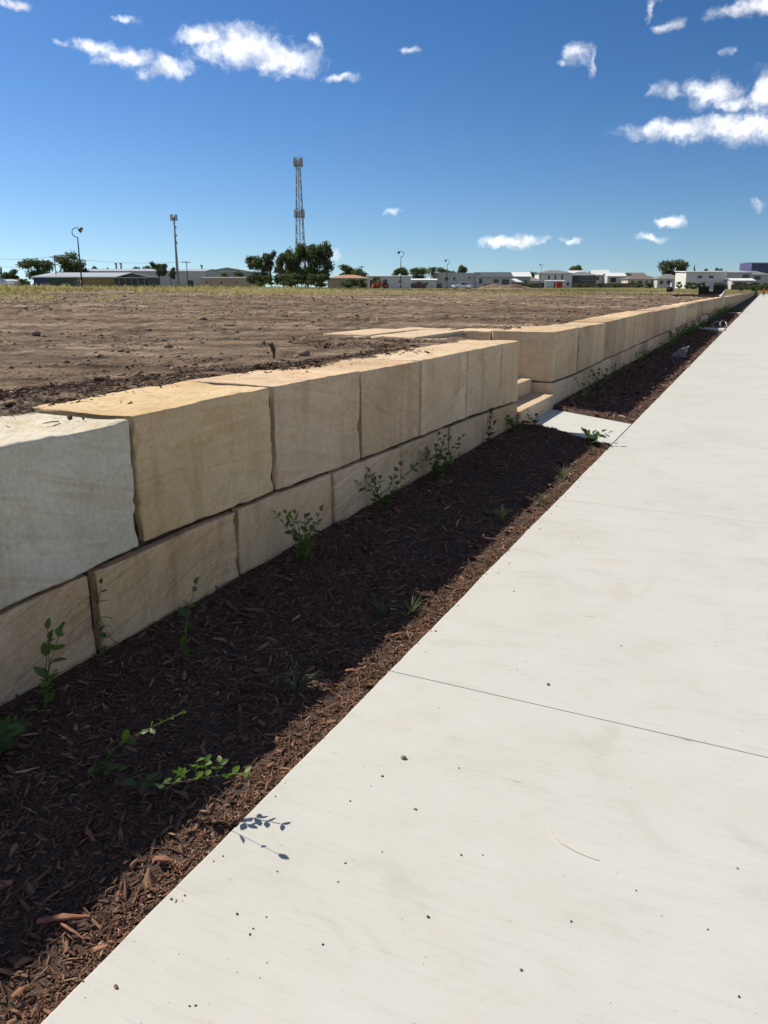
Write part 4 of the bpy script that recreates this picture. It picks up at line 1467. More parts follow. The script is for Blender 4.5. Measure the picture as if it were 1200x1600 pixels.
splinter('short reddish bark slab catching the sun beside the foreground path edge', -1.36, 1.465, 0.055, 0.020, 0.004, 0.2, 1)
splinter('long split bark strip lying at the lower left by the path', -1.45, 1.185, 0.13, 0.016, 0.006, 0.55, 2)
splinter('thin bark sliver lying over the longest bark strip', -1.40, 1.165, 0.09, 0.008, 0.003, -0.15, 3)
splinter('red bark flake at the bottom left corner of the bed', -1.37, 0.98, 0.04, 0.016, 0.004, 1.2, 4)
splinter('pale bark flake in the shade left of the short reddish slab', -1.62, 1.45, 0.06, 0.018, 0.004, -0.5, 5)
splinter('orange bark flake in the sunlit mulch beside the saw cut joint', -1.40, 2.72, 0.06, 0.017, 0.004, 0.4, 6)
splinter('curled bark piece in the sunlit mulch beyond the saw cut joint', -1.38, 3.15, 0.07, 0.016, 0.004, 0.9, 7)
splinter('long pale bark strip in the sunlit mulch under the fourth lower stone', -1.36, 4.35, 0.09, 0.016, 0.004, 0.25, 8)
lz = lambda x, y: float(lot_z(np.array([x]), np.array([y]))[0])
splinter('dark stick standing up from the mulch behind the wall', -3.42, 5.35, 0.17, 0.035, 0.018, 1.9, 9, 'stick', 'timber', lz(-3.42, 5.35) + 0.06, 0.85)
splinter('flat dark bark slab on the soil beyond the upright stick', -4.2, 7.1, 0.15, 0.06, 0.008, 0.3, 10, 'bark_slab', 'timber', lz(-4.2, 7.1) + 0.02)


def stone(label, x, y, z, r, seed, mt='pebble', name='pebble'):
    rr_ = random.Random(seed)
    bm = bmesh.new()
    bmesh.ops.create_icosphere(bm, subdivisions=2, radius=r)
    P = np.array([v.co for v in bm.verts])
    d = vnoise(P / r, 1.1, seed)
    sx, sy = rr_.uniform(0.8, 1.3), rr_.uniform(0.7, 1.0)
    for v, k in zip(bm.verts, d):
        v.co = Vector((v.co.x * sx, v.co.y * sy, v.co.z * 0.62)) * (1 + 0.25 * k)
    me = bpy.data.meshes.new(name)
    bm.to_mesh(me)
    bm.free()
    o = link_mesh(name, me, M[mt], None, True)
    o.location = (x, y, z + r * 0.48)
    o.rotation_euler = (0, 0, rr_.random() * 6)
    return setp(o, label, 'pebble' if name == 'pebble' else 'stone')


stone('largest dark pebble on the footpath, near the saw cut joint', -0.945, 2.21, 0, 0.0105, 1)
for k, (px, py, r, lb) in enumerate([(597, 1213, 0.0055, 'brown crumb on the path just below the largest pebble'), (547, 1252, 0.0045, 'dark crumb on the path left of the largest pebble, by the creeping vine'),
                                     (649, 1265, 0.006, 'crumbled soil lump on the path, third below the largest pebble'), (720, 1336, 0.0045, 'dark grain on the path left of the straw'),
                                     (814, 1516, 0.0045, 'dark grain on the path at the bottom, right of centre'), (856, 1070, 0.009, 'greenish soil lump on the path just beyond the saw cut joint'),
                                     (892, 1440, 0.0045, 'dark grain at the end of a faint scuff below the straw'), (1152, 1357, 0.004, 'dark grain on the path near the right edge'), (433, 1362, 0.004, 'dark grain on the path below the leaf shadows'),
                                     (416, 1433, 0.0035, 'dark grain on the path at the lower left')]):
    d = sight(px, py)
    t = -EYE / d.z
    stone(lb, d.x * t, d.y * t, 0, r * 0.78, 20 + k)
pts = []
for px, py in ((858, 1297), (872, 1314), (893, 1328), (915, 1338), (936, 1345)):
    d = sight(px, py)
    t = -EYE / d.z
    pts.append((d.x * t, d.y * t, 0.0022))
pts[0] = (pts[0][0], pts[0][1], 0.006)
pts[2] = (pts[2][0], pts[2][1], 0.004)
o = MB().tube(bezier(pts, 4), 0.0009, 5).build('straw', M['straw'], None, True)
setp(o, 'single pale curved straw lying on the concrete footpath', 'straw')
for k, (x, y, r, lb) in enumerate([(-3.55, 6.05, 0.055, 'grey stone in the mulch behind the wall, beside the upright stick'), (-5.3, 6.4, 0.05, 'dark clod on the bare soil left of the upright stick'), (-7.5, 6.2, 0.075, 'broad dark clod on the bare soil at the left edge'),
                                   (-8.4, 7.6, 0.07, 'larger clod in the middle of the bare soil at left'), (-9.5, 12.5, 0.11, 'dark clod beyond the paving slabs, towards the grass')]):
    stone(lb, x, y, lz(x, y) - r * 0.15, r, 40 + k, 'clodstone', 'clod' if k else 'field_stone')

# ---- things lying farther along the bed
# pale bent wire mesh
root = empty('wire_mesh', (-1.66, 20.4, 0.0))
setp(root, 'pale bent wire mesh standing askew on the mulch of the far bed', 'wire mesh')
K4 = [Vector(q) * 0.55 for q in ((-0.34, 0.0, 0.03), (0.16, 0.12, 0.02), (0.30, 0.35, 0.46), (-0.02, 0.3, 0.34))]
MB().tube([K4[0], K4[1], K4[2], K4[3], K4[0]], 0.006, 6).build('rim', M['wire'], root)
for k in range(5):
    t = (k + 0.5) / 5
    a, b = K4[0].lerp(K4[1], t), K4[3].lerp(K4[2], t)
    MB().tube([a, a.lerp(b, 0.5) + Vector((0, 0.04, 0.02)), b], 0.0035, 5).build('wire', M['wire'], root)
for k in range(5):
    t = (k + 0.5) / 5
    a, b = K4[0].lerp(K4[3], t), K4[1].lerp(K4[2], t)
    MB().tube([a, a.lerp(b, 0.5) + Vector((0, -0.03, 0.01)), b], 0.0035, 5).build('wire', M['wire'], root)
root = empty('bent_wire', (-1.5, 36.6, 0.0))
setp(root, 'pale loops of bent wire sticking up behind the narrow concrete strip', 'wire')
MB().tube(bezier([(-0.30, 0, 0), (-0.26, 0.1, 0.20), (-0.12, 0.2, 0.26), (0.0, 0.1, 0.08)], 5), 0.009, 5).build('loop', M['wire'], root)
MB().tube(bezier([(-0.1, 0.4, 0), (0.0, 0.6, 0.28), (0.15, 0.6, 0.22), (0.25, 0.3, 0.0)], 5), 0.009, 5).build('loop', M['wire'], root)
root = empty('valve_box', (-2.28, 38.4, 0.0))
setp(root, 'small pale box on a stake at the foot of the far wall', 'box')
MB().tube([(0, 0, 0), (0, 0, 0.22)], 0.03, 6).build('stake', M['galv'], root)
MB().box(-0.13, 0.13, -0.1, 0.1, 0.2, 0.42).build('box_body', M['pvc'], root, False, 0.015)
MB().box(-0.14, 0.14, -0.11, 0.11, 0.42, 0.45).build('lid', M['pvc'], root)

# ================================================================== things on the lot beside the far wall
def crate(label, x, y, w, d, h, slats):
    root = empty('plastic_crate', (x, y, 0.995))
    setp(root, label, 'crate', 'black plastic crates by the wall')
    t = 0.03
    for k in range(slats):
        z0 = 0.04 + (h - 0.06) * k / slats
        z1 = z0 + (h - 0.06) / slats * 0.86
        MB().box(-w / 2 + t, w / 2 - t, -d / 2, -d / 2 + t, z0, z1).box(-w / 2 + t, w / 2 - t, d / 2 - t, d / 2, z0, z1).box(-w / 2, -w / 2 + t, -d / 2 + t, d / 2 - t, z0, z1).box(w / 2 - t, w / 2, -d / 2 + t, d / 2 - t, z0, z1).build('slat', M['black'], root)
    for sx in (-1, 1):
        for sy in (-1, 1):
            MB().box(sx * w / 2 - 0.035, sx * w / 2 + 0.035, sy * d / 2 - 0.035, sy * d / 2 + 0.035, 0, h).build('corner_post', M['black'], root)
    MB().box(-w / 2 + 0.03, w / 2 - 0.03, -d / 2 + 0.03, d / 2 - 0.03, 0.02, 0.05).build('floor_panel', M['black'], root)
    MB().box(-w / 2 + 0.05, w / 2 - 0.05, -d / 2 + 0.05, d / 2 - 0.05, 0.06, h - 0.03).build('liner', M['black'], root)
    MB().box(-w / 2 - 0.04, w / 2 + 0.04, -d / 2 - 0.04, d / 2 + 0.04, h, h + 0.04).build('lid', M['black'], root, False, 0.01)
    return root


crate('tallest left hand black crate standing on the lot by the wall', -4.15, 66.0, 0.62, 0.7, 0.74, 5)
crate('lower black crate between the two taller black crates', -3.52, 65.6, 0.52, 0.7, 0.42, 3)
crate('right hand black crate nearest the wall edge', -2.98, 63.5, 0.66, 0.7, 0.84, 6)
root = empty('long_beam', (-4.6, 62.3, 1.0))
setp(root, 'long dark timber beam laid on blocks beside the black crates', 'beam')
MB().box(-1.35, 1.75, -0.07, 0.07, 0.08, 0.20).build('plank', M['timber'], root, False, 0.01)
for xx_ in (-1.1, 0.1, 1.3):
    MB().box(xx_ - 0.06, xx_ + 0.06, -0.12, 0.12, -0.03, 0.08).build('bearer', M['timber'], root)
root = empty('plastic_wrap', (-2.66, 61.2, 1.0))
setp(root, 'crumpled pale plastic wrap in front of the right hand black crate', 'wrap')
bm = bmesh.new()
bmesh.ops.create_icosphere(bm, subdivisions=3, radius=0.13)
P = np.array([v.co for v in bm.verts])
for v, k in zip(bm.verts, fbm(P, 6, 3, 3)):
    v.co = v.co * (1 + 0.6 * k)
    v.co.z = max(-0.12, v.co.z * 1.1) + 0.12
me = bpy.data.meshes.new('crumpled_sheet')
bm.to_mesh(me)
bm.free()
link_mesh('crumpled_sheet', me, M['pvc'], root)
MB().tube(bezier([(0.05, 0, 0.2), (0.15, 0.1, 0.42), (0.3, 0.1, 0.25)], 4), [0.05, 0.04, 0.04, 0.04, 0.04, 0.04, 0.04, 0.04, 0.03], 6).build('loose_flap', M['pvc'], root)

# white post with a drum at its foot, out on the soil
p = spot(1050.5, 150)
root = empty('meter_post', p, YAW)
setp(root, 'white meter cabinet standing in the field before the long low house', 'cabinet')
MB().box(-0.32, 0.32, -0.25, 0.25, 0, 1.55).build('cabinet_body', M['white'], root, False, 0.02)
MB().box(-0.28, 0.28, -0.27, -0.251, 0.15, 1.45).build('cabinet_door', M['pale_grey'], root)
MB().box(-0.36, 0.36, -0.29, 0.29, 1.55, 1.62).build('cap', M['roof_white'], root)
p = spot(1046.5, 146)
root = empty('cable_drum', (p.x, p.y, p.z + 0.42), YAW + 0.35)
setp(root, 'black cable drum lying beside the white cabinet', 'drum')
for yv in (-0.3, 0.3):
    MB().tube([(0, yv - 0.03, 0), (0, yv + 0.03, 0)], 0.45, 20).build('flange', M['black'], root)
MB().tube([(0, -0.3, 0), (0, 0.3, 0)], 0.28, 16).build('barrel', M['black'], root)

# red service cabinet before the white two storey house
p = spot(873, 300)
root = empty('service_cabinet', p, YAW)
setp(root, 'red square cabinet in the grass before the white two storey house', 'cabinet')
MB().box(-1.1, 1.1, -0.6, 0.6, 0.1, 2.0).build('cabinet_body', M['red'], root, False, 0.03)
MB().box(-1.0, -0.03, -0.64, -0.601, 0.2, 1.9).build('cabinet_door', M['red'], root)
MB().box(0.03, 1.0, -0.64, -0.601, 0.2, 1.9).build('cabinet_door', M['red'], root)
MB().box(-1.2, 1.2, -0.7, 0.7, 2.0, 2.08).build('roof_sheet', M['roof_dark'], root)

# spoil heap behind the parked car
p = spot(790, 205)
n = 40
xs_ = np.linspace(-7.5, 7.5, n)
ys_ = np.linspace(-4, 4, 20)
X, Y = np.meshgrid(xs_, ys_)
hh = np.maximum(0, 1 - (X / 7.2) ** 2 - (Y / 3.8) ** 2) ** 0.8 * (1.15 + 0.5 * vnoise(np.c_[X.ravel(), Y.ravel(), X.ravel() * 0], 0.35, 3).reshape(X.shape))
hh = hh + 0.12 * fbm(np.c_[X.ravel(), Y.ravel(), X.ravel() * 0], 0.9, 6, 4).reshape(X.shape) - 0.05
I = np.arange(X.size).reshape(X.shape)
Q = np.stack([I[:-1, :-1], I[:-1, 1:], I[1:, 1:], I[1:, :-1]], -1).reshape(-1, 4)
o = np_mesh('spoil_heap', np.c_[X.ravel(), Y.ravel(), hh.ravel()], Q, M['soil'], None, True)
o.location = p
o.rotation_euler = (0, 0, YAW)
setp(o, 'low brown spoil heap behind the white car', 'spoil heap')


# ================================================================== vehicles
def car(name, label, loc, rz, hood=True):
    root = empty(name, loc, rz)
    setp(root, label, 'car')
    side = [(-2.25, 0.35), (-2.28, 0.62), (-2.2, 0.86), (-1.15, 0.96), (2.15, 0.98), (2.24, 0.7), (2.2, 0.33)]
    cabin = [(-1.15, 0.965), (-0.35, 1.44), (1.75, 1.46), (2.12, 0.985)]

    def loft(poly, w0, w1, z0, z1):
        vs = []
        for s in (-1, 1):
            for x_, z_ in poly:
                t = (z_ - z0) / (z1 - z0)
                vs.append((x_, s * (w0 + (w1 - w0) * t), z_))
        n_ = len(poly)
        return vs, [tuple(range(n_)), tuple(range(n_, 2 * n_))[::-1]] + [(i, i + n_, (i + 1) % n_ + n_, (i + 1) % n_) for i in range(n_)]
    MB().add(*loft(side, 0.88, 0.86, 0.33, 0.98)).build('body', M['carwhite'], root, False, 0.05)
    cb = MB().add(*loft(cabin, 0.83, 0.66, 0.96, 1.46)).build('cabin', M['carwhite'], root, False, 0.03)
    for s in (-1, 1):
        for x0, x1, x2, x3 in ((-0.92, -0.30, 0.42, 0.42), (0.50, 0.50, 1.25, 1.25), (1.33, 1.33, 1.72, 1.92)):
            yb, yt = s * 0.832, s * 0.686
            vs = [(x0, yb, 1.02), (x3, yb, 1.02), (x2, yt, 1.38), (x1, yt, 1.38)]
            vs += [(a, b + s * 0.02, c) for a, b, c in vs]
            MB().add(vs, [(0, 1, 2, 3), (4, 5, 6, 7), (0, 1, 5, 4), (1, 2, 6, 5), (2, 3, 7, 6), (3, 0, 4, 7)]).build('side_window', M['glass'], cb)
    MB().add([(-1.13, -0.72, 1.0), (-1.13, 0.72, 1.0), (-0.42, 0.60, 1.41), (-0.42, -0.60, 1.41), (-1.16, -0.72, 1.02), (-1.16, 0.72, 1.02), (-0.45, 0.60, 1.43), (-0.45, -0.60, 1.43)], [(0, 1, 2, 3), (4, 5, 6, 7), (0, 1, 5, 4), (1, 2, 6, 5), (2, 3, 7, 6), (3, 0, 4, 7)]).build('windscreen', M['glass'], cb)
    for x_ in (-1.42, 1.38):
        for s in (-1, 1):
            w = empty('wheel', (x_, s * 0.79, 0.32))
            w.parent = root
            MB().tube([(0, -0.10, 0), (0, 0.10, 0)], 0.32, 18).build('tyre', M['tyre'], w)
            MB().tube([(0, -0.115, 0), (0, 0.115, 0)], 0.2, 14).build('rim', M['rim'], w)
    for s in (-1, 1):
        MB().box(-2.31, -2.2, s * 0.62 - 0.2, s * 0.62 + 0.2, 0.64, 0.78).build('headlight', M['headlight'], root, False, 0.02)
        MB().box(2.18, 2.27, s * 0.72 - 0.1, s * 0.72 + 0.1, 0.62, 0.92).build('tail_light', M['taillight'], root, False, 0.02)
        MB().box(-0.95, -0.75, s * 0.9 - 0.1, s * 0.9 + 0.08, 0.98, 1.10).build('mirror', M['carwhite'], root, False, 0.02)
    MB().box(-2.33, -2.22, -0.7, 0.7, 0.36, 0.50).build('bumper', M['black'], root, False, 0.02)
    MB().box(-2.305, -2.24, -0.36, 0.36, 0.58, 0.72).build('grille', M['black'], root, False, 0.01)
    return root


p = spot(722, 186)
car('parked_car', 'white station wagon parked in the grass before the spoil heap', p, YAW + 0.22)
wagon = bpy.data.objects['parked_car']
dr = MB().box(0.5, 1.45, -0.03, 0.03, 0.42, 0.98).build('open_door', M['carwhite'], wagon, False, 0.02)
dr.location = (0.35, -0.92, 0)
dr.rotation_euler = (0, 0, -0.9)
MB().box(0.55, 0.60, -0.02, 0.02, 0.98, 1.36).box(0.60, 1.30, -0.02, 0.02, 1.32, 1.36).box(1.30, 1.36, -0.02, 0.02, 0.98, 1.36).build('window_frame', M['carwhite'], dr)
p = spot(-3, 112)
car('parked_car', 'white car at the left edge of the field, mostly cut off', p, YAW + math.pi + 0.1)

p = spot(597, 243)
root = empty('loader_tractor', p, YAW + 0.15)
setp(root, 'orange red tractor with raised loader beside the white shed', 'tractor')
MB().box(-1.5, 1.3, -0.45, 0.45, 0.75, 1.45).build('bonnet', M['orange'], root, False, 0.08)
cb = MB().box(0.2, 1.5, -0.6, 0.6, 1.45, 2.5).build('cab', M['darkmetal'], root, False, 0.06)
MB().box(0.12, 1.58, -0.68, 0.68, 2.5, 2.62).build('cab_roof', M['orange'], cb, False, 0.03)
MB().box(0.3, 1.4, -0.63, -0.60, 1.6, 2.4).build('cab_window', M['glass'], cb)
for x_, r_ in ((1.05, 0.78), (-1.1, 0.5)):
    for s in (-1, 1):
        w = empty('wheel', (x_, s * 0.75, r_))
        w.parent = root
        MB().tube([(0, -0.2, 0), (0, 0.2, 0)], r_, 18).build('tyre', M['tyre'], w)
        MB().tube([(0, -0.22, 0), (0, 0.22, 0)], r_ * 0.55, 14).build('rim', M['orange'], w)
for s in (-0.55, 0.55):
    MB().tube([(0.1, s, 1.5), (-1.4, s, 1.95), (-2.5, s, 1.1)], 0.11, 6).build('loader_arm', M['orange'], root)
MB().prism([(-3.1, 0.35), (-2.45, 0.35), (-2.35, 1.15), (-2.75, 1.2), (-2.85, 0.6)], 'y', -0.95, 0.95).build('bucket', M['orange'], root)

# ================================================================== the person far along the path
def walker(loc, rz):
    root = empty('person', loc, rz)
    setp(root, 'person in an orange red shirt and dark trousers walking on the far path', 'person')
    J = [((0, 0, 0.95), .15), ((0, 0, 1.15), .15), ((0, 0, 1.38), .17), ((0, 0, 1.50), .08), ((0, 0.01, 1.58), .065), ((0, 0.02, 1.68), .10), ((0, 0.02, 1.80), .085),
         ((-.10, 0, .90), .10), ((-.12, .10, .50), .07), ((-.12, -.02, .10), .05), ((-.12, .14, .05), .045),
         ((.10, 0, .90), .10), ((.12, .02, .50), .07), ((.12, -.22, .13), .05), ((.12, -.08, .05), .045),
         ((-.21, 0, 1.42), .065), ((-.33, -.06, 1.16), .05), ((-.36, .10, .94), .038), ((-.36, .15, .86), .035),
         ((.21, 0, 1.42), .065), ((.33, -.02, 1.16), .05), ((.36, .12, .96), .038), ((.36, .18, .88), .035)]
    E_ = [(0, 1), (1, 2), (2, 3), (3, 4), (4, 5), (5, 6), (0, 7), (7, 8), (8, 9), (9, 10), (0, 11), (11, 12), (12, 13), (13, 14), (2, 15), (15, 16), (16, 17), (17, 18), (2, 19), (19, 20), (20, 21), (21, 22)]
    me = bpy.data.meshes.new('body_frame')
    me.from_pydata([j[0] for j in J], E_, [])
    ob_ = bpy.data.objects.new('body_frame', me)
    COL.objects.link(ob_)
    md = ob_.modifiers.new('skin', 'SKIN')
    for i, j in enumerate(J):
        me.skin_vertices[0].data[i].radius = (j[1], j[1])
    me.skin_vertices[0].data[0].use_root = True
    ob_.modifiers.new('sub', 'SUBSURF').levels = 1
    dg = bpy.context.evaluated_depsgraph_get()
    full = bpy.data.meshes.new_from_object(ob_.evaluated_get(dg))
    bpy.data.objects.remove(ob_)
    full.materials.clear()
    for k in ('skin', 'hivis', 'trouser', 'hair'):
        full.materials.append(M[k])
    for p_ in full.polygons:
        c = p_.center
        z = c.z
        if z > 1.72 or (z > 1.62 and c.y < 0):
            p_.material_index = 3
        elif z > 1.53 or (z < 0.94 and abs(c.x) > 0.28):
            p_.material_index = 0
        elif z > 0.98:
            p_.material_index = 1
        else:
            p_.material_index = 2
        p_.use_smooth = True
    o = bpy.data.objects.new('body', full)
    COL.objects.link(o)
    o.parent = root
    return root


pp = spot(1194.0, 178)
walker((pp.x, pp.y, 0.0), math.pi + 0.2)

# ================================================================== lamp posts, masts, poles
def lamp(label, px, fw, top, side, base_z=None):
    p = spot(px, fw)
    H = EYE + (ROW_H - top) * mpx(fw) - p.z
    root = empty('street_lamp', p, YAW)
    setp(root, label, 'street lamp', 'street lamps with curved necks')
    r_ = 0.075
    MB().tube([(0, 0, 0), (0, 0, 0.9)], 0.13, 10).build('base', M['darkmetal'], root, True)
    MB().tube([(0, 0, 0.9), (0, 0, H - 0.95)], [r_, 0.06], 10).build('pole', M['darkmetal'], root, True)
    c = Vector((side * 0.05, 0, H - 0.5))
    arc = [c + Vector((side * 0.46 * math.cos(a), 0, 0.46 * math.sin(a))) for a in np.linspace(math.radians(-100), math.radians(120), 14)]
    arc = [Vector((0, 0, H - 0.96))] + arc
    MB().tube(arc, 0.042, 8).build('curved_neck', M['darkmetal'], root, True)
    e = arc[-1]
    h_ = MB().tube([e + Vector((0, 0, 0.02)), e + Vector((-side * 0.12, 0, -0.10)), e + Vector((-side * 0.30, 0, -0.18))], [0.06, 0.22, 0.30], 12).build('lamp_head', M['darkmetal'], root, True)
    MB().tube([e + Vector((-side * 0.29, 0, -0.18)), e + Vector((-side * 0.33, 0, -0.24))], [0.25, 0.16], 12).build('lens', M['lampglass'], h_, True)


lamp('nearest street lamp, black, its curved neck bulging left, before the long shed', 129, 86, 357, -1)
lamp('street lamp in front of the white shed with its curved neck bulging right', 626, 141, 393, 1)
lamp('street lamp standing just left of the white car', 698, 178, 406, 1)
lamp('farthest street lamp, before the white two storey house', 844, 237, 413, 1)


def power_pole(label, px, fw, top, arms=1, w=2.2):
    p = spot(px, fw)
    H = EYE + (ROW_H - top) * mpx(fw) - p.z
    root = empty('power_pole', p, YAW)
    setp(root, label, 'power pole', 'timber power poles')
    MB().tube([(0, 0, 0), (0, 0, H)], [0.20, 0.13], 8).build('pole', M['pole'], root, True)
    for k in range(arms):
        z = H - 0.3 - k * 2.3
        ca = MB().box(-w / 2, w / 2, -0.22, -0.1, z - 0.1, z + 0.1).build('crossarm', M['pole'], root)
        for s in (-0.45, -0.15, 0.15, 0.45):
            MB().tube([(s * w * 0.9, -0.16, z + 0.1), (s * w * 0.9, -0.16, z + 0.32)], 0.06, 6).build('insulator', M['antenna'], ca)
    return p, H


pa = power_pole('power pole with two crossarms between the round trees at left', 90, 270, 401, 2, 2.6)
pb = power_pole('power pole right of the telecom mast, before the white warehouse', 294, 300, 409, 1, 3.2)
pc = power_pole('power pole beside the dark tree and terracotta roofed house', 565, 270, 416, 1, 1.8)
pe0 = spot(-60, 250)
for k, (a, b, lb) in enumerate((((pe0.x, pe0.y, pa[0].z + pa[1] - 0.1), (pa[0].x, pa[0].y, pa[0].z + pa[1]), 'upper overhead wire running left from the pole with two crossarms'),
                                ((pe0.x, pe0.y, pa[0].z + pa[1] - 2.5), (pa[0].x, pa[0].y, pa[0].z + pa[1] - 2.3), 'lower overhead wire running left from the pole with two crossarms'),
                                ((pa[0].x, pa[0].y, pa[0].z + pa[1]), (pb[0].x, pb[0].y, pb[0].z + pb[1]), 'overhead wire spanning between the two left hand power poles'))):
    a, b = Vector(a), Vector(b)
    pts = [a.lerp(b, t) - Vector((0, 0, 1.2 * 4 * t * (1 - t))) for t in np.linspace(0, 1, 14)]
    o = MB().tube(pts, 0.035, 4).build('overhead_wire', M['darkmetal'])
    setp(o, lb, 'wire')

# telecom monopole
p = spot(279, 330)
H = EYE + (ROW_H - 338) * mpx(330) - p.z
root = empty('telecom_mast', p, YAW)
setp(root, 'slim grey telecom mast with a ring of antennas at its top', 'mast')
MB().tube([(0, 0, 0), (0, 0, 4), (0, 0, H * 0.5), (0, 0, H - 0.5)], [0.85, 0.62, 0.42, 0.30], 10).build('pole', M['galv'], root, True)
hd = MB().tube([(0, 0, H - 1.4), (0, 0, H - 1.2)], 0.75, 10).build('headframe', M['galv'], root)
for k in range(6):
    a = k * math.pi / 3 + 0.2
    MB().box(math.cos(a) * 1.15 - 0.2, math.cos(a) * 1.15 + 0.2, math.sin(a) * 1.15 - 0.12, math.sin(a) * 1.15 + 0.12, H - 2.3, H).build('antenna', M['antenna' if k % 2 else 'galv'], hd)
    MB().tube([(0, 0, H - 1.3), (math.cos(a) * 1.15, math.sin(a) * 1.15, H - 1.3)], 0.07, 5).build('bracket', M['galv'], hd)
for z in (H * 0.62, H * 0.72, H * 0.83):
    MB().box(0.3, 0.75, -0.2, 0.2, z - 0.35, z + 0.35).build('equipment_box', M['galv'], root)

# lattice tower
FWT = 300
p = spot(471, FWT)
H = EYE + (ROW_H - 254) * mpx(FWT) - p.z
root = empty('lattice_tower', p, YAW + 0.25)
setp(root, 'tall steel lattice tower with two antenna platforms behind the dark trees', 'tower')
wb, wt = 1.75, 0.62
hw = lambda z: wb + (wt - wb) * z / H
for sx in (-1, 1):
    for sy in (-1, 1):
        MB().tube([(sx * hw(0), sy * hw(0), 0), (sx * hw(H * .45), sy * hw(H * .45), H * .45), (sx * hw(H), sy * hw(H), H - 2)], [0.16, 0.15, 0.11], 6).build('leg', M['galv'], root)
nb = 20
for k in range(nb):
    z0, z1 = (H - 2) * k / nb, (H - 2) * (k + 1) / nb
    mbk = MB()
    a0, a1 = hw(z0), hw(z1)
    for (ax_, ay_), (bx_, by_) in (((-1, -1), (1, -1)), ((1, -1), (1, 1)), ((1, 1), (-1, 1)), ((-1, 1), (-1, -1))):
        if k % 2:
            mbk.tube([(ax_ * a0, ay_ * a0, z0), (bx_ * a1, by_ * a1, z1)], 0.058, 4)
        else:
            mbk.tube([(bx_ * a0, by_ * a0, z0), (ax_ * a1, ay_ * a1, z1)], 0.058, 4)
        mbk.tube([(ax_ * a1, ay_ * a1, z1), (bx_ * a1, by_ * a1, z1)], 0.035, 4)
    mbk.build('brace', M['galv'], root)
MB().box(-0.12, 0.12, -0.12, 0.12, 0, H - 2).build('cable_ladder', M['galv'], root)
for z, r_, m_ in ((H - 2.6, 1.55, 'redband'), (EYE + (ROW_H - 341) * mpx(FWT) - p.z, 1.75, 'antenna')):
    pf = MB().tube([(0, 0, z - 0.12), (0, 0, z + 0.1)], r_ * 0.85, 12).build('platform', M['galv'], root)
    for k in range(12):
        a = k * math.pi / 6
        x_, y_ = math.cos(a) * r_, math.sin(a) * r_
        MB().box(x_ - 0.14, x_ + 0.14, y_ - 0.14, y_ + 0.14, z - 0.5, z + (2.5 if k % 3 else 1.9)).build('antenna', M[m_ if k % 2 else 'galv'], pf)
    MB().tube([(math.cos(a) * r_, math.sin(a) * r_, z + 1.1) for a in np.linspace(0, 2 * math.pi, 17)], 0.07, 5, False).build('rail', M['galv'], pf)
MB().tube([(0.5, 0, H - 2), (0.5, 0, H + 1.2)], 0.05, 5).build('whip_aerial', M['galv'], root)

